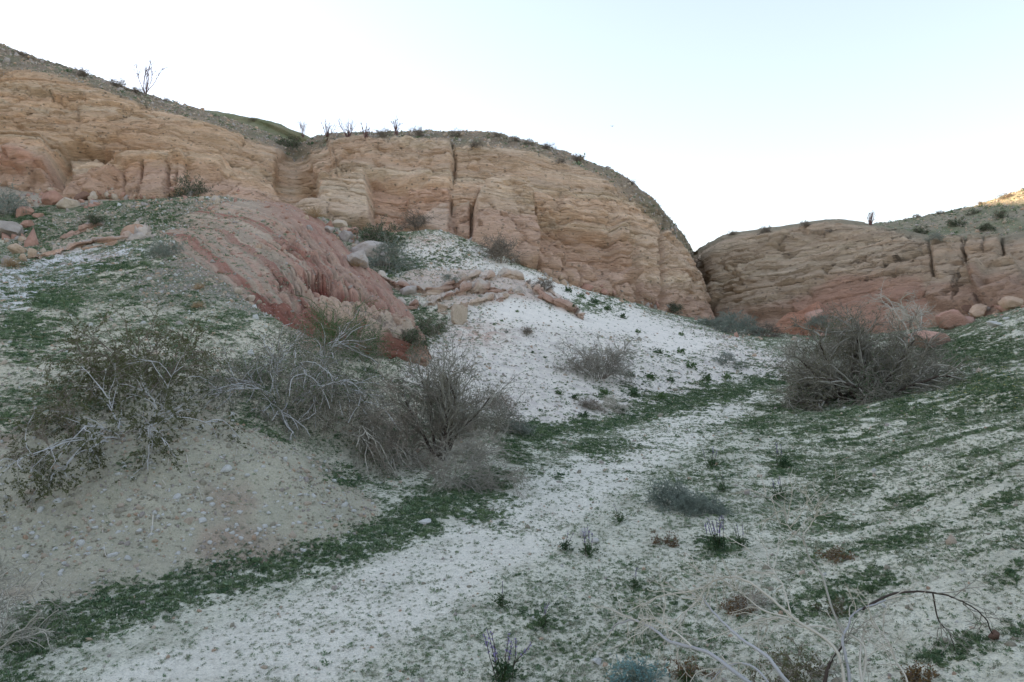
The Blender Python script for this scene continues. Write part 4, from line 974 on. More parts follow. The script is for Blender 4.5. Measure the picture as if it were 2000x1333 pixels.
# bush on the talus and smaller ones
p, _ = hit(1168, 738); shrub('grey_bush', p, 'round grey-brown bush on the white sand slope', 'bush', ('brown', 'grey', 'dkgreen'), SH, seed=18, n0=24, L=1.25, tilt=(.1, 1.3), w0=.18, droop=.1, n1=9, n2=8, n3=2, rad=.011, base=.25, twr=.005, bias=(.0, 0, 0))
MIDS = [  # u, v base, width px, kind, label
 (752,528,95,'sage','grey-green bush in the gully beside the rubble chute'), (745,475,75,'dk','dark leafy bush under the pale cliff block'), (815,452,70,'brown','thin brown bush against the cliff above the white sand'),
 (838,655,85,'dk','dark green bush between the red ridge and the pointed boulder'), (815,675,60,'dk','low green bush at the very tip of the red ridge'), (978,512,85,'brown','dead brown bush at the foot of the pillar block'),
 (1062,568,48,'brown','small grey bush on the sand below the cliff'), (1030,654,30,'brown','thin upright dry plant alone on the white sand'), (1415,710,50,'sage','small bush low on the white slope near the wash'),
 (1440,655,80,'sage','grey-green bush at the foot of the gap between the cliffs'), (1490,660,70,'brown','brown bush under the right cliff'), (1395,640,50,'sage','low sage bush at the corner of the main cliff'), (1310,612,40,'dk','green shrub on the sand beside the cliff corner'),
 (375,386,66,'dk','dark bush at the foot of the left cliff'), (22,420,85,'sage','grey-green bush at the left edge below the cliff'), (322,503,56,'sage','grey bush on the slope above the gravel knoll'), (175,440,46,'dk','dark bush on the grassy slope under the boulders'),
 (1192,803,56,'pale','pale rounded dry shrub at the edge of the wash'), (1150,798,46,'brown','brown low shrub left of the pale rounded one'), (1310,990,76,'soft','soft silvery shrub in the middle of the wash'), (1372,1002,64,'soft','sage-grey shrub right of the silvery one in the wash'),
 (1340,1000,50,'soft','small silvery shrub between two larger ones in the wash'), (605,372,0,'x','x'), (572,292,52,'dk','green bush in the notch of the skyline'), (1015,850,60,'sage','grey-green brush at the edge of the white slope'), (975,800,60,'brown','leafless brown brush at the bottom of the white slope'),
 (1600,640,46,'sage','sage bush at the base of the right cliff'), (1870,640,46,'dk','dark bush growing against the big rounded boulder'), (1470,1185,70,'tan','pale tangled twig ball behind the foreground branches'), (1290,640,0,'x','x'),
 (880,548,30,'sage','small sage bush above the rock ledges'), (690,440,0,'x','x'), (612,425,40,'straw','pale dry grass clump where the red ridge meets the cliff'), (695,520,34,'straw','pale dry clump on the edge of the red ridge')]
protos = {}
KP = dict(sage=(('grey', 'sage', 'sage'), dict(n0=18, L=1., tilt=(.1, 1.3), w0=.18, droop=.08, n1=8, n2=7, rad=.012, base=.25, leaves=3, lsize=.05, twr=.006)),
          dk=(('brown', 'brown', 'dkgreen'), dict(n0=18, L=1., tilt=(.1, 1.3), w0=.2, droop=.05, n1=8, n2=6, rad=.012, base=.25, leaves=6, lsize=.055, twr=.005)),
          brown=(('brown', 'brown', 'olive'), dict(n0=16, L=1., tilt=(.1, 1.1), w0=.18, droop=.02, n1=8, n2=8, n3=2, rad=.01, base=.2, twr=.005)),
          pale=(('pale', 'pale', 'straw'), dict(n0=30, L=1., tilt=(.1, 1.45), w0=.15, droop=.05, n1=7, n2=7, rad=.01, base=.3, twr=.006)),
          tan=(('pale', 'brown', 'straw'), dict(n0=26, L=1., tilt=(.1, 1.45), w0=.25, droop=.15, n1=7, n2=7, rad=.008, base=.4, twr=.005)),
          soft=(('sage', 'sage', 'sage'), dict(n0=34, L=1., tilt=(.05, 1.3), w0=.12, droop=.02, n1=8, n2=7, rad=.008, base=.3, leaves=4, lsize=.045, twr=.006)),
          straw=(('straw', 'straw', 'straw'), dict(n0=90, L=1., tilt=(.05, 1.2), w0=.08, droop=.15, n1=2, n2=1, rad=.01, base=.25, twr=.006)))
KN = dict(sage='sage_bush', dk='green_bush', brown='dry_bush', pale='dry_shrub', tan='twig_ball', soft='silvery_shrub', straw='dry_grass_clump')
sd_ = 40
for u, v, w, kd, lab in MIDS:
    if not w: continue
    p, _ = hit(u, v); s = px(w, p[1]) / 1.65
    variant = (kd, sd_ % 2); sd_ += 1
    if variant not in protos:
        protos[variant] = shrub(KN[kd], p, lab, 'bush' if kd != 'straw' else 'grass', KP[kd][0], SH, scale=s, seed=sd_, **KP[kd][1])
    else: copy_tree(protos[variant], p, lab, random.uniform(0, 6), (s, s, s * random.uniform(.75, 1.05)))
for u, v, w, lab in ((22, 522, 34, 'round golden grass clump at the left edge by the rock ledge'), (388, 566, 24, 'round golden grass clump on the gravel knoll'), (386, 602, 24, 'golden grass clump below the one on the knoll')):
    p, _ = hit(u, v); copy_tree(protos[[k for k in protos if k[0] == 'straw'][0]], p, lab, random.uniform(0, 6), px(w, p[1]) / 1.5)
# left edge dry shrub and the blue-green shrub
p = pt(-50, 1300, 4.9); p[2] = ground_z(p[:1], p[1:2])[0]; shrub('dry_bush', p, 'pale dry bush cut by the bottom left edge', 'bush', ('pale', 'grey', 'straw'), SH, seed=70, n0=14, L=.62, tilt=(.1, 1.1), w0=.2, droop=.12, n1=7, n2=6, n3=2, rad=.006, base=.12, twr=.0019)
p, _ = hit(1248, 1335); shrub('blue_green_shrub', p, 'small blue-green leafy shrub at the bottom edge of the wash', 'shrub', ('sage', 'sage', 'blue'), SH, seed=71, n0=34, L=.17, tilt=(.1, 1.2), w0=.1, droop=0, n1=5, n2=3, rad=.003, base=.05, leaves=5, lsize=.016, twr=.0012)

# skyline plants
def ocotillo_canes(seed, n0, L, tilt=(.08, .5), kink=.1, nb=5, rr=.036):
    r = np.random.default_rng(seed); az = r.uniform(0, 6.28, n0); tl = r.uniform(*tilt, n0)
    D = np.stack([np.sin(tl) * np.cos(az), np.sin(tl) * np.sin(az), np.cos(tl)], 1); A0 = grow(r, np.zeros((n0, 3)) + r.normal(size=(n0, 3)) * .06, D, L * r.uniform(.65, 1., n0), 9, kink, -.05)
    B = []
    for i in range(n0):
        p, d, ix = kids(r, A0[i:i + 1], nb, .4, 1., (.3, .7)); b = grow(r, p, d, L * .22 * r.uniform(.5, 1.1, len(p)), 4, .15)
        p2, d2, _ = kids(r, b, 3, .2, 1., (.4, .9)); c = grow(r, p2, d2, L * .07 * np.ones(len(p2)), 3, .2)
        B.append(join([tubes(A0[i:i + 1], [rr], [rr * .45], 5), tubes(b, np.full(len(b), .018), np.full(len(b), .01), 3), tubes(c, np.full(len(c), .012), np.full(len(c), .008), 3)]))
    return B
p, _ = hit(285, 184, .15); e = link('ocotillo', None); e.location = p
tag(e, 'tall bare ocotillo standing on the left skyline', 'ocotillo', 'skyline plants')
for V, Fc in ocotillo_canes(5, 9, px(72, p[1])): link('cane', fast_mesh('cane', V, Fc, PM['reddish']), e)
OCO = [(592,268,34,.5,'leftmost slender ocotillo of the row on the skyline notch'), (640,270,34,1.,'spreading ocotillo next to the slender one on the skyline'), (680,268,36,1.,'fan-shaped ocotillo in the middle of the skyline row'), (715,268,26,.8,'short ocotillo right of the fan-shaped one'),
       (775,264,32,.5,'narrow upright ocotillo above the cracked cliff'), (1700,440,30,.7,'ocotillo on top of the right cliff')]
for i, (u, v, h, sp, lab) in enumerate(OCO):
    p, _ = hit(u, v, .1); B = join(ocotillo_canes(20 + i, 15, px(h, p[1]) * 1.1, (.03, .7 * sp), .05, 1, .024)); o = link('ocotillo', fast_mesh('ocotillo', *B, PM['reddish'])); o.location = p; tag(o, lab, 'ocotillo', 'skyline plants')
SKY = [(45,110,22,'leftmost tiny bush on the skyline'),(160,150,30,'wispy bush on the left skyline'),(232,172,34,'low bush left of the tall ocotillo'),(268,184,24,'small bush at the foot of the tall ocotillo'),(325,198,14,'tiny shrub right of the tall ocotillo'),(495,238,14,'tiny shrub on the far hill skyline'),
       (750,268,34,'round bush among the ocotillos'),(815,268,30,'bush on the skyline above the great crack'),(890,268,28,'low bush on the crest right of the great crack'),(930,288,24,'bush just below the crest over the pillar block'),(972,268,20,'first small bush where the crest starts to fall'),(1005,277,20,'second small bush on the falling crest'),
       (1032,284,22,'third small bush on the falling crest'),(1070,292,24,'fourth small bush on the falling crest'),(1095,318,20,'bush below the falling crest'),(1128,316,26,'fifth small bush on the falling crest'),(1232,360,18,'lone shrub on the steep shoulder of the main cliff'),
       (1430,460,20,'leftmost bush on top of the right cliff'),(1495,455,24,'second bush on top of the right cliff'),(1572,443,20,'third bush on top of the right cliff'),(1830,468,30,'grey bush at the foot of the right hillside'),(1620,455,16,'tiny bush just below the top of the right cliff'),
       (1835,416,14,'small shrub on the right hill skyline'),(1915,400,14,'shrub on the right hill skyline near the sunlit patch'),(1965,388,26,'bush in the sunlit patch at the right edge'),(1790,425,14,'leftmost shrub on the right hill skyline'),
       (1870,440,26,'dark bush halfway up the right hillside'),(1930,450,28,'dark bush on the stony right hillside near the edge'),(1900,420,20,'dark bush high on the right hillside'),(1960,425,26,'dark bush below the sunlit patch'),(1800,455,24,'dark low bush at the left end of the right hillside')]
for i, (u, v, w, lab) in enumerate(SKY):
    p, _ = hit(u, v, .05); s = px(w, p[1]) / 1.6
    kd = 'dk' if 'dark' in lab else 'sage' if 'grey' in lab else 'brown'
    ks = [k for k in protos if k[0] == kd]; c = copy_tree(protos[ks[i % len(ks)]], p, lab, random.uniform(0, 6), (s, s, s * random.uniform(.8, 1.1))); c['group'] = 'skyline plants'

# foreground dead branches, followed point by point
FB = [(('pale'), .011, [(1650,1430,3.2),(1640,1280,3.35),(1560,1212,3.5),(1500,1162,3.6),(1452,1132,3.7),(1412,1133,3.75),(1370,1153,3.8),(1300,1166,3.9),(1240,1196,4.0)]),
      (('pale'), .006, [(1376,1150,3.8),(1362,1180,3.75),(1335,1205,3.75),(1305,1235,3.8)]),
      (('bluegrey'), .013, [(1640,1430,3.2),(1540,1335,3.2),(1500,1285,3.25),(1450,1248,3.35),(1400,1205,3.45),(1376,1175,3.5),(1372,1165,3.5)]),
      (('bluegrey'), .013, [(1600,1430,3.1),(1450,1325,3.15),(1380,1275,3.25),(1310,1256,3.4),(1270,1232,3.5),(1235,1222,3.6),(1195,1228,3.7),(1165,1245,3.8)]),
      (('pale'), .006, [(1350,1262,3.3),(1320,1235,3.35),(1290,1215,3.4),(1255,1212,3.5)]),
      (('pale'), .008, [(1660,1420,3.2),(1690,1268,3.4),(1610,1225,3.5),(1560,1222,3.55),(1510,1204,3.6),(1450,1222,3.65),(1395,1240,3.7),(1350,1258,3.75)]),
      (('bluegrey'), .012, [(1660,1430,3.2),(1660,1330,3.3),(1648,1255,3.4),(1660,1225,3.45),(1685,1190,3.55),(1760,1158,3.7)]),
      (('dark'), .009, [(1685,1190,3.55),(1740,1163,3.7),(1800,1158,3.8),(1860,1170,3.85),(1910,1200,3.85),(1938,1240,3.85),(1950,1285,3.85)]),
      (('dark'), .006, [(1822,1160,3.8),(1835,1210,3.8),(1860,1240,3.85),(1875,1300,3.85)]),
      (('dark'), .015, [(1610,1430,3.2),(1612,1330,3.3),(1625,1285,3.4),(1645,1255,3.45)]),
      (('grey'), .009, [(1650,1245,3.4),(1625,1190,3.55),(1605,1125,3.7),(1580,1090,3.8),(1570,1065,3.85),(1545,1045,3.9),(1528,1010,3.95),(1495,982,4.05)]),
      (('pale'), .006, [(1572,1066,3.85),(1567,1045,3.85),(1578,1025,3.9),(1590,1005,3.9),(1580,990,3.95)]),
      (('pale'), .007, [(1670,1430,3.2),(1770,1345,3.25),(1745,1285,3.35),(1725,1240,3.45),(1700,1222,3.5)]),
      (('pale'), .005, [(1545,1200,3.5),(1530,1150,3.6),(1510,1120,3.7),(1470,1085,3.8)]),
      (('pale'), .005, [(1560,1210,3.5),(1490,1190,3.6),(1440,1150,3.65),(1400,1122,3.75),(1360,1115,3.85)]),
      (('pale'), .011, [(1700,1440,3.2),(1682,1300,3.35),(1690,1255,3.45)]),
      (('bluegrey'), .008, [(1560,1430,3.1),(1480,1310,3.2),(1420,1300,3.3),(1390,1330,3.3)])]
e = link('fallen_dead_shrub', None); e.location = (0, 0, 0)
tag(e, 'dead shrub with long pale arching branches at the bottom right corner', 'shrub', SH)
r_ = np.random.default_rng(77); tw_all = {}; lv_all = []
for i, (mk, rad, line) in enumerate(FB):
    C_ = np.array([pt(*q) for q in line]); k = len(C_) * 7
    A_ = catmull(C_, np.linspace(0, len(C_) - 1, k)); A_ = A_ + np.cumsum(r_.normal(size=A_.shape) * .0035, 0) * np.linspace(0, 1, k)[:, None]
    link('branch', fast_mesh('branch', *tubes(A_[None], [rad * .78], [rad * .3], 6), PM[mk]), e)
    vis_ = A_[k // 3:]; p, d, ix = kids(r_, vis_[None], 9, .1, 1., (.4, 1.)); b = grow(r_, p, d, r_.uniform(.08, .32, len(p)), 7, .25, .1)
    p2, d2, _ = kids(r_, b, 3, .2, 1., (.4, 1.)); c = grow(r_, p2, d2, r_.uniform(.04, .12, len(p2)), 4, .25, .1)
    tw_all.setdefault('pale' if mk != 'dark' else 'grey', []).append(join([tubes(b, np.full(len(b), .0032), np.full(len(b), .0016), 4), tubes(c, np.full(len(c), .002), np.full(len(c), .0012), 3)]))
for mk, pr in tw_all.items(): link('twig_mass', fast_mesh('twig_mass', *join(pr), PM[mk]), e)
for i, (u, v, w, kd) in enumerate(((1580,1290,110,'olive'),(1350,1300,80,'rust'),(1640,1075,60,'rust'),(1440,1180,60,'rust'),(1520,1330,120,'olive'),(1300,1050,50,'rust'),(1620,1180,60,'olive'),(1800,1310,60,'rust'))):
    p, _ = hit(u, v + w * .3); labs = ['olive-leaved twiggy bush among the pale branches at the bottom', 'rust-tinged low plant under the long pale branch', 'reddish-green plant behind the dead shrub', 'rust-coloured plant inside the arch of the pale branch', 'olive bush at the bottom edge beneath the branches', 'small rusty plant near the lupins', 'olive sprig beside the forked trunk', 'rust-tinged plant at the bottom of the right slope']
    shrub('leafy_bush', p, labs[i], 'bush', ('brown', 'brown', kd), SH, seed=200 + i, n0=14, L=px(w, p[1]) * .62, tilt=(.05, 1.1), w0=.2, droop=0, n1=5, n2=4, rad=.0035, base=.05, leaves=4, lsize=.016, twr=.0012)

# roots and sticks on the bank
for i, (line, lab) in enumerate((([(365,890),(372,925),(388,955),(398,985)], 'pale forked root hanging down the middle of the bank'), ([(300,1008),(298,1035),(292,1055)], 'short white stick low on the bank'), ([(203,1005),(202,1040),(206,1080),(210,1090)], 'thin root trailing down the left part of the bank'),
                                 ([(336,878),(332,895),(328,910)], 'short pale root under the silvery bush'), ([(465,870),(462,890)], 'small stick near the top of the bank'), ([(230,1210),(232,1190),(255,1186)], 'bent pale twig in the green strip'), ([(318,940),(325,950)], 'tiny stick on the bank below the bush'))):
    P_ = np.array([hit(u, v)[0] + np.array([0, -.01, .012]) for u, v in line]); A_ = catmull(P_, np.linspace(0, len(P_) - 1, 16))
    o = link('dry_root', fast_mesh('dry_root', *tubes((A_ - P_[0])[None], [.007], [.003], 5), PM['pale'])); o.location = P_[0]; tag(o, lab, 'root', 'roots and sticks on the bank')

# lupins and green herbs
def herb_mesh(seed, n0=40, L=.2, tilt=(.2, 1.4), lsize=.05, per=5):
    r = np.random.default_rng(seed); az = r.uniform(0, 6.28, n0); tl = r.uniform(*tilt, n0); D = np.stack([np.sin(tl) * np.cos(az), np.sin(tl) * np.sin(az), np.cos(tl)], 1)
    A0 = grow(r, np.zeros((n0, 3)), D, L * r.uniform(.4, 1., n0), 5, .1, .05); p, d, ix = kids(r, A0, per, .5, 1., (.5, 1.3))
    return tubes(A0, np.full(n0, L * .012), np.full(n0, L * .007), 3), leaf_quads(r, p, d, lsize, .4)
def lupin(p, label, h, n_sp, seed, spread=.5, leafL=.5):
    r = np.random.default_rng(seed); e = link('lupin', None); e.location = p; tag(e, label, 'wildflower', 'lupins in the wash')
    stt, lv = herb_mesh(seed, 46, h * leafL, (.1, 1.3), h * .085, 6); link('stem', fast_mesh('stem', *stt, PM['green']), e); link('foliage', fast_mesh('foliage', *lv, PM['dkgreen'], smooth=False), e)
    for i in range(n_sp):
        az, tl = r.uniform(0, 6.28), r.uniform(.02, spread); D = np.array([[math.sin(tl) * math.cos(az), math.sin(tl) * math.sin(az), math.cos(tl)]])
        A0 = grow(r, r.normal(size=(1, 3)) * h * .08 * np.array([1, 1, 0]), D, [h * r.uniform(.7, 1.)], 9, .05, -.03); sp = link('flower_spike', fast_mesh('flower_stalk', *tubes(A0, [h * .009], [h * .005], 4), PM['dark']), e)
        q, d, _ = kids(r, A0, 26, .55, 1., (.8, 1.5)); link('petals', fast_mesh('petals', *leaf_quads(r, q, d, h * .035, .8), PM['purple'], smooth=False), sp)
LUP = [(985,1345,.42,9,'lupin clump with several purple spikes at the bottom edge'), (978,1185,.30,1,'single tall lupin spike left of the leafy clump'), (1400,1075,.42,10,'largest lupin clump with purple spikes in the wash'), (1060,1225,.26,3,'leafy lupin clump with few spikes near the bottom'),
       (1150,1085,.36,5,'lupin group beside the white stones'), (1240,1150,.24,2,'small lupin with one spike right of the leafy clump'), (1105,1075,.28,2,'thin lupin left of the white stones'), (1390,915,.45,3,'green lupin on the path\'s right rut'), (1530,915,.5,3,'dark lupin at the foot of the right slope'),
       (1520,978,.42,3,'lupin below another at the foot of the right slope'), (1210,1020,.3,1,'slim lupin spike behind the white stones'), (1340,1340,.2,0,'leafy lupin without spikes under the branches'), (1410,960,.3,2,'slim lupin right of the silvery shrubs'), (1700,1160,.22,0,'green leafy plant beneath the black arching stem'), (1445,1070,.3,3,'lupin on the right side of the largest clump')]
for i, (u, v, h, ns_, lab) in enumerate(LUP):
    p, _ = hit(u, min(v, 1332)); lupin(p, lab, h * .88, ns_, 400 + i)
HB = [(1110,570,22),(1135,582,24),(1160,592,20),(1188,606,22),(1215,622,22),(980,628,10),(905,620,16),(1010,610,10),(1040,690,10),(1245,650,16),(1285,690,22),(1330,690,24),(1200,700,18),(1270,740,30),(1230,735,26),(1350,720,30),(1380,745,30),(1420,740,26),(1310,745,20),(1180,770,24),(1120,780,22),(1090,770,20),(1140,815,28),(1330,655,16),(1120,600,12),
      (965,635,10),(990,650,9),(1065,700,10),(1240,775,30),(1290,780,34),(1210,805,30)]
hp = []
for i in range(4):
    stt, lv = herb_mesh(500 + i, 36, .5, (.3, 1.5), .16, 6); e = link('green_herb', None); link('stem', fast_mesh('stem', *stt, PM['green']), e); link('foliage', fast_mesh('foliage', *lv, PM['green' if i % 2 else 'dkgreen'], smooth=False), e); hp.append(e)
for i, (u, v, w) in enumerate(HB):
    p, _ = hit(u, v); s = px(w, p[1]); lab = 'leafy green herb growing on the white sand slope'
    if i < 4: hp[i].location = p; hp[i].scale = (s,) * 3; tag(hp[i], lab, 'herb', 'green herbs on the white slope')
    else: copy_tree(hp[i % 4], p, lab, random.uniform(0, 6), s)

# bird
def bird():
    d = 60.; p = pt(1196, 247, d); s = px(10, d)
    V = np.array([(-.5, 0, .18), (-.2, .1, .05), (0, .12, 0), (.2, .1, .08), (.5, 0, .3), (.2, -.06, .07), (0, -.3, .0), (-.2, -.06, .04), (0, .02, -.07), (0, .22, .01)]) * s
    F_ = np.array([(0, 7, 1), (1, 7, 2), (2, 7, 6), (2, 6, 5), (2, 5, 3), (3, 5, 4), (7, 8, 6), (6, 8, 5), (7, 1, 8), (8, 3, 5), (1, 2, 8), (2, 3, 8), (2, 9, 8)])
    o = link('bird', fast_mesh('bird', V, F_, PM['dark'], smooth=False)); o.location = p; tag(o, 'tiny dark bird in flight high over the main cliff', 'bird')
bird()

# ------------------------------------------------------------------ ground cover scattered with geometry nodes (nobody could count it)
PCOL = bpy.data.collections.new('ground_cover_kinds')
def proto(col, name, V, Fc, mat, sm=False):
    o = bpy.data.objects.new(name, fast_mesh(name, V, Fc, mat, smooth=sm)); col.objects.link(o); return o
def scatter(name, col, P, rot, scl, idx, label=None):
    me = bpy.data.meshes.new(name); me.vertices.add(len(P)); me.vertices.foreach_set('co', np.ascontiguousarray(P, np.float32).ravel())
    for nm, ty, arr, key in (('rot', 'FLOAT_VECTOR', rot, 'vector'), ('scl', 'FLOAT', scl, 'value'), ('idx', 'INT', idx, 'value')):
        a = me.attributes.new(nm, ty, 'POINT'); a.data.foreach_set(key, np.ascontiguousarray(arr, np.int32 if ty == 'INT' else np.float32).ravel())
    o = link(name, me); tag(o, label, kind='stuff')
    ng = bpy.data.node_groups.new(name, 'GeometryNodeTree')
    ng.interface.new_socket('Geometry', in_out='INPUT', socket_type='NodeSocketGeometry'); ng.interface.new_socket('Geometry', in_out='OUTPUT', socket_type='NodeSocketGeometry')
    gi = ng.nodes.new('NodeGroupInput'); go = ng.nodes.new('NodeGroupOutput'); ci = ng.nodes.new('GeometryNodeCollectionInfo'); ip = ng.nodes.new('GeometryNodeInstanceOnPoints'); mp_ = ng.nodes.new('GeometryNodeMeshToPoints')
    ci.inputs['Collection'].default_value = col; ci.inputs['Separate Children'].default_value = True; ci.inputs['Reset Children'].default_value = True
    def na(nm, ty):
        a = ng.nodes.new('GeometryNodeInputNamedAttribute'); a.data_type = ty; a.inputs['Name'].default_value = nm; return a.outputs[0]
    l = ng.links.new; l(gi.outputs[0], mp_.inputs[0]); l(mp_.outputs[0], ip.inputs['Points']); l(ci.outputs[0], ip.inputs['Instance']); ip.inputs['Pick Instance'].default_value = True
    l(na('idx', 'INT'), ip.inputs['Instance Index'])
    er = ng.nodes.new('FunctionNodeEulerToRotation'); l(na('rot', 'FLOAT_VECTOR'), er.inputs[0]); l(er.outputs[0], ip.inputs['Rotation']); l(na('scl', 'FLOAT'), ip.inputs['Scale']); l(ip.outputs[0], go.inputs[0])
    md = o.modifiers.new('scatter', 'NODES'); md.node_group = ng; return o

MT = dict(a=flat_mat('low_forb', alb(94, 114, 84, 1.1), hue2=alb(134, 148, 118, 1.1), rough=.8), b=flat_mat('grey_forb', alb(130, 136, 114, 1.1), hue2=alb(158, 160, 138, 1.1), rough=.85), c=flat_mat('lush_forb', alb(72, 96, 68, 1.05), hue2=alb(116, 132, 94, 1.05), rough=.75, transl=.2), d=flat_mat('dry_litter', alb(120, 108, 92, .8), hue2=alb(146, 134, 116, .8), rough=.95))
def tuft(seed, n0, lsz, tilt, wid):
    r = np.random.default_rng(seed); az = r.uniform(0, 6.28, n0); tl = r.uniform(*tilt, n0); D = np.stack([np.sin(tl) * np.cos(az), np.sin(tl) * np.sin(az), np.cos(tl)], 1)
    return leaf_quads(r, r.normal(size=(n0, 3)) * np.array([.32, .32, .06]) + np.array([0, 0, .05]), D, lsz, wid)
for nm, args, mk in (('k0', (1, 26, .42, (.5, 1.5), .5), 'a'), ('k1', (2, 26, .5, (.2, 1.3), .22), 'a'), ('k2', (3, 26, .42, (.5, 1.5), .45), 'b'), ('k3', (4, 34, .5, (.2, 1.35), .3), 'c'), ('k4', (5, 34, .45, (.4, 1.4), .55), 'c'), ('k5', (6, 18, .5, (1.2, 1.6), .12), 'd')):
    proto(PCOL, 'plant_' + nm, *tuft(*args), MT[mk])

GREEN = [  # centre u, v, radii, strength
 (100,590,70,30,1.),(60,650,90,50,.8),(230,525,80,12,.9),(180,560,60,16,.4),(100,780,90,40,.5),(330,430,120,40,.6),(230,460,100,25,.5),(380,600,70,30,.4),(450,640,90,40,.5),(620,640,70,40,.4),
 (600,820,90,30,.5),(520,760,60,40,.7),(480,820,50,25,.6),(400,800,40,16,.6),(760,900,70,60,.7),(700,930,70,30,.8),(880,990,120,45,1.),(960,930,50,40,.9),(1000,880,40,50,.9),(1050,840,60,40,.7),(1130,830,60,25,.6),
 (1290,790,120,25,.8),(1210,770,110,35,.6),(1380,760,70,22,.8),(1300,720,140,40,.3),(1470,720,60,20,.5),(780,520,60,30,.8),(870,500,80,30,.55),(760,490,40,30,.7),(830,640,50,40,.6),(730,720,60,40,.6),(800,760,50,25,.5),
 (1160,595,75,22,.5),(1900,690,130,40,.75),(1950,760,110,35,.9),(1800,800,140,30,.7),(1650,850,120,40,.5),(1480,830,60,30,.6),(1520,800,60,20,.6),(1250,915,90,18,.35),(1180,880,90,26,.6),(1080,930,60,30,.5),
 (1500,620,140,20,.5),(1400,1070,70,35,.7),(1060,1215,70,40,.4),(1530,920,70,60,.5),(1580,1100,90,40,.3),(1640,960,120,60,.4),(1950,970,80,50,.6),(1300,1200,140,100,.35),(1400,900,50,80,.4),(60,700,60,30,.7),(40,820,60,30,.6),(90,930,100,30,.3),(250,900,120,30,.35),(50,430,60,60,.6)]
STRIP = [(10,1310),(70,1250),(140,1215),(260,1170),(420,1130),(540,1100),(640,1080),(740,1050),(850,1005),(920,960)]
r_ = np.random.default_rng(99)
def sample(N0, rmax, d0=7.0, rmin=2.6, thm=41.5):
    th0 = math.radians(thm); rr = np.linspace(rmin, rmax, 2000); w = np.minimum(1, d0 / rr) * rr; cw = np.cumsum(w); tot = cw[-1] * (rr[1] - rr[0]) * 2 * th0 * N0
    n_ = int(tot); rad = np.interp(r_.uniform(0, cw[-1], n_), cw, rr); th = r_.uniform(-th0, th0, n_); return rad * np.sin(th), rad * np.cos(th), rad
x_, y_, rad_ = sample(1700, 50)
z_ = ground_z(x_, y_); dzz, m_ = ground_detail(x_, y_, base_z(x_, y_)); u_, v_ = m_['u'], m_['v']
clump = fbm(x_ * 2.2, y_ * 2.2, 40., 3); patch = fbm(x_ * .5, y_ * .5, 60., 3)
den = np.full(x_.shape, .76)
leftm = sstep(1000, 820, v_) * sstep(1050, 850, u_); den = den + .12 * leftm + .3 * m_['rs']
den = den * (1 - .6 * m_['track']); den = den * (1 - .88 * m_['talus']) * (1 - .85 * m_['pure']) * (1 - .55 * m_['whitel']) * (1 - .4 * m_['gravel']) * (1 - .75 * m_['red'])
gr = .75 * sstep(-.15, .4, fbm(x_ * 1.3, y_ * 1.3, 120., 4)) * np.clip(m_['rs'] + .35 * (1 - leftm) * (1 - m_['talus']) + .75 * leftm * (1 - m_['talus']), 0, 1) * (1 - m_['track']) * (1 - m_['bank']) * (1 - m_['red'])
for a, b_, ra, rb, s in GREEN: gr = np.maximum(gr, s * np.exp(-(((u_ - a) / ra) ** 2 + ((v_ - b_) / rb) ** 2)))
ds2 = line_d(u_, v_, [(1020,850),(1090,842),(1170,832),(1250,812),(1330,787),(1420,766),(1520,744)], 60); gr = np.maximum(gr, .85 * sstep(30, 2, ds2 + 30 * patch + 16 * clump))
ds = line_d(u_, v_, STRIP, 120); gr = np.maximum(gr, 1.0 * sstep(np.interp(u_, [0, 300, 900], [105, 80, 55]), 8, ds + 40 * patch + 18 * clump))
gr = gr * sstep(-.4, .25, clump + .4 * patch + (gr - .5) * .6)
den = den * (.22 + .78 * sstep(-.35, .4, .7 * clump + .8 * patch)) * (1 - .93 * m_['bank'] * (1 - np.clip(gr * 1.2, 0, 1))) * (1 - .8 * m_['ledge'])
den = np.clip(den + gr * .8, 0, 1)
acc = r_.uniform(size=len(den)) < den
x_, y_, z_, rad_, gr = x_[acc], y_[acc], z_[acc], rad_[acc], gr[acc]
n_ = len(x_)
kind = np.where(r_.uniform(size=n_) < np.clip(gr * 1.1, 0, .6), r_.integers(3, 5, n_), r_.choice([0, 1, 2, 2, 5], n_))
scl = .021 * r_.lognormal(0, .35, n_) * np.maximum(1, (rad_ / 7) ** .68) * (1 + .55 * gr)
scatter('ground_cover', PCOL, np.stack([x_, y_, z_], 1), np.stack([r_.normal(0, .15, n_), r_.normal(0, .15, n_), r_.uniform(0, 6.28, n_)], 1), scl, kind, 'low green and grey annual plants speckling the sandy ground')
# gravel: small stones on bank, knoll, slopes
GCOL = bpy.data.collections.new('gravel_kinds')
for i in range(6):
    V, Fc = ICO[1]; rr_ = np.random.default_rng(600 + i); P_ = V * (1 + .25 * rr_.normal(size=(len(V), 1))) * np.array([1, .8, .6]); proto(GCOL, f'pebble_{i}', P_, Fc, RM[('white', 'cream', 'grey', 'tan', 'pink', 'clod')[i]])
x_, y_, rad_ = sample(650, 46); z_ = ground_z(x_, y_); _, m_ = ground_detail(x_, y_, base_z(x_, y_))
den = .04 * (1 - .8 * m_['talus']) + .5 * sstep(470, 420, m_['v']) * (m_['u'] < 620) + .75 * m_['bank'] * sstep(-.3, .2, fbm(x_ * 1.5, y_ * 1.5, 70., 3)) + .7 * m_['gravel'] + .5 * m_['red'] + .08 * m_['talus'] * (1 - m_['pure']) + .2 * sstep(1000, 820, m_['v']) * sstep(1050, 850, m_['u'])
acc = r_.uniform(size=len(den)) < den; x_, y_, z_, rad_ = x_[acc], y_[acc], z_[acc], rad_[acc]; n_ = len(x_)
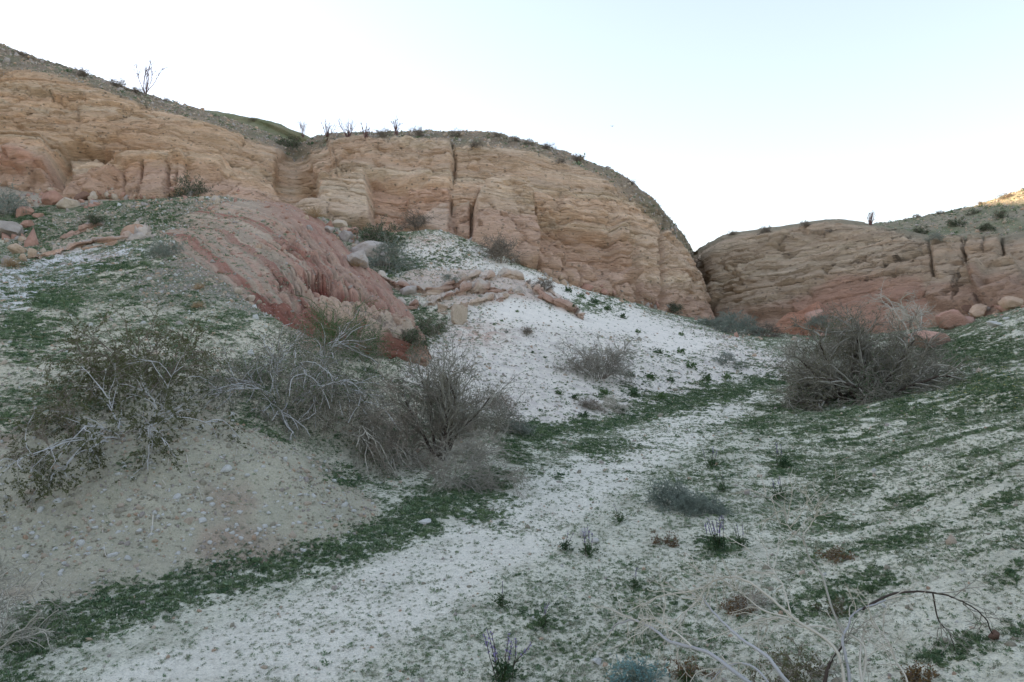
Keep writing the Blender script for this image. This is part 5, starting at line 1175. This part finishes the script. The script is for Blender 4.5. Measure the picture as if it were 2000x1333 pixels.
scatter('gravel', GCOL, np.stack([x_, y_, z_], 1), r_.uniform(0, 6.28, (n_, 3)), .0115 * r_.lognormal(0, .5, n_) * np.maximum(1, (rad_ / 7) ** .7), r_.choice([0, 1, 2, 3, 5, 5, 5, 5], n_), 'small pale gravel strewn over the bank and slopes')
# little white and yellow flowers
FCOL = bpy.data.collections.new('flower_kinds'); wm = flat_mat('white_petal', (.75, .75, .7), var=.08); ym = flat_mat('yellow_petal', alb(206, 196, 120, .9), var=.1)
for i, mm_ in enumerate((wm, ym)): proto(FCOL, f'flower_{i}', *leaf_quads(np.random.default_rng(i), np.array([[0, 0, 1.]] * 6), unit(np.array([[math.cos(a), math.sin(a), .3] for a in np.arange(6) / 6 * 6.28])), 1., .6), mm_)
x_, y_, rad_ = sample(60, 26); z_ = ground_z(x_, y_); _, m_ = ground_detail(x_, y_, base_z(x_, y_)); u_, v_ = m_['u'], m_['v']
den = np.zeros(len(x_))
for a, b_, ra, rb, s in ((1940,755,130,40,.9),(1600,950,110,50,.5),(1180,860,80,30,.5),(1500,1000,150,60,.25),(560,1100,200,30,.15),(1170,1060,60,30,.5),(1290,790,90,20,.4),(780,1040,120,40,.2),(1750,800,120,30,.3)): den = np.maximum(den, s * np.exp(-(((u_ - a) / ra) ** 2 + ((v_ - b_) / rb) ** 2)))
acc = r_.uniform(size=len(den)) < den; n_ = int(acc.sum())
scatter('wildflowers', FCOL, np.stack([x_, y_, z_ + .02], 1)[acc], np.stack([r_.normal(0, .3, n_), r_.normal(0, .3, n_), r_.uniform(0, 6.28, n_)], 1), .011 * np.maximum(1, (rad_[acc] / 8) ** .6), (u_[acc] > 1750).astype(int), 'tiny white and yellow flowers dotting the green patches')

def loft_scatter(G, TR, lo, hi, n, seed):
    r = np.random.default_rng(seed); j, i = np.nonzero((TR[:-1, :-1] > lo) & (TR[:-1, :-1] < hi)); a = np.linalg.norm(np.cross(G[j + 1, i] - G[j, i], G[j, i + 1] - G[j, i]), axis=-1) / (G[j, i, 1] + 5)
    k = r.choice(len(j), n, p=a / a.sum()); j, i = j[k], i[k]; s, t = r.uniform(size=(2, n, 1))
    return G[j, i] + (G[j + 1, i] - G[j, i]) * s + (G[j, i + 1] - G[j, i]) * t
P_ = np.concatenate([loft_scatter(CLIFF_GRID, CLIFF_TR, 4.85, 6.3, 9000, 1), loft_scatter(HILL_GRID, HILL_TR, .4, 2.1, 5000, 2)]); n_ = len(P_)
scatter('hilltop_rubble', GCOL, P_, r_.uniform(0, 6.28, (n_, 3)), .07 * r_.lognormal(0, .45, n_), r_.choice([1, 2, 3, 3, 2], n_), 'loose brown rubble covering the hilltops above the cliffs')
P_ = np.concatenate([loft_scatter(CLIFF_GRID, CLIFF_TR, 4.9, 6.3, 3500, 3), loft_scatter(HILL_GRID, HILL_TR, .4, 2.1, 4000, 4)]); n_ = len(P_)
scatter('hilltop_weeds', PCOL, P_, np.stack([r_.normal(0, .2, n_), r_.normal(0, .2, n_), r_.uniform(0, 6.28, n_)], 1), .16 * r_.lognormal(0, .4, n_), r_.choice([0, 1, 2, 2, 3, 5], n_), 'sparse grey-green weeds on the hilltops above the cliffs')
P_ = loft_scatter(RIDGE_GRID, RIDGE_TR, .8, 4.6, 3000, 5); n_ = len(P_)
scatter('ridge_gravel', GCOL, P_, r_.uniform(0, 6.28, (n_, 3)), .02 * r_.lognormal(0, .6, n_) * np.maximum(1, (P_[:, 1] / 18) ** .7), r_.choice([3, 3, 4, 4, 4, 2], n_), 'pale gravel scattered over the red rock ridge')
P_ = loft_scatter(RIDGE_GRID, RIDGE_TR, .8, 3.4, 5000, 6); uu, vv = proj(P_); q = (r_.uniform(size=len(P_)) < np.clip((640 - uu) / 260, .05, .8)) & (fbm(P_[:, 0] * .6, P_[:, 1] * .6, 3., 3) > -.1); P_ = P_[q]; n_ = len(P_)
scatter('ridge_weeds', PCOL, P_, np.stack([r_.normal(0, .2, n_), r_.normal(0, .2, n_), r_.uniform(0, 6.28, n_)], 1), .055 * r_.lognormal(0, .4, n_) * np.maximum(1, (P_[:, 1] / 18) ** .7), r_.choice([0, 1, 2, 2, 5], n_), 'sparse grey-green weeds on the upper side of the red ridge')


# rubble fallen along the foot of the cliffs
q = []
for u0, u1, f, n_ in ((0, 470, lambda u: 392 + 8 * math.sin(u * .05), 260), (640, 740, lambda u: 440 + (u - 640) * .6, 120), (1040, 1380, lambda u: 535 + (u - 1040) * .27, 90), (1400, 1620, lambda u: 655, 60), (1830, 2000, lambda u: 632 - (u - 1830) * .2, 70), (0, 90, lambda u: 455 + .4 * u, 90)):
    for k in range(n_): u = random.uniform(u0, u1); q.append(hit(u, f(u) + random.gauss(0, 7))[0])
q = np.array(q); n_ = len(q)
scatter('cliff_foot_rubble', GCOL, q, r_.uniform(0, 6.28, (n_, 3)), .11 * r_.lognormal(0, .55, n_) * np.clip(q[:, 1] / 40, .5, 1.2), r_.choice([3, 4, 3, 4, 1, 2], n_), 'broken tan and pink rubble along the foot of the cliffs')
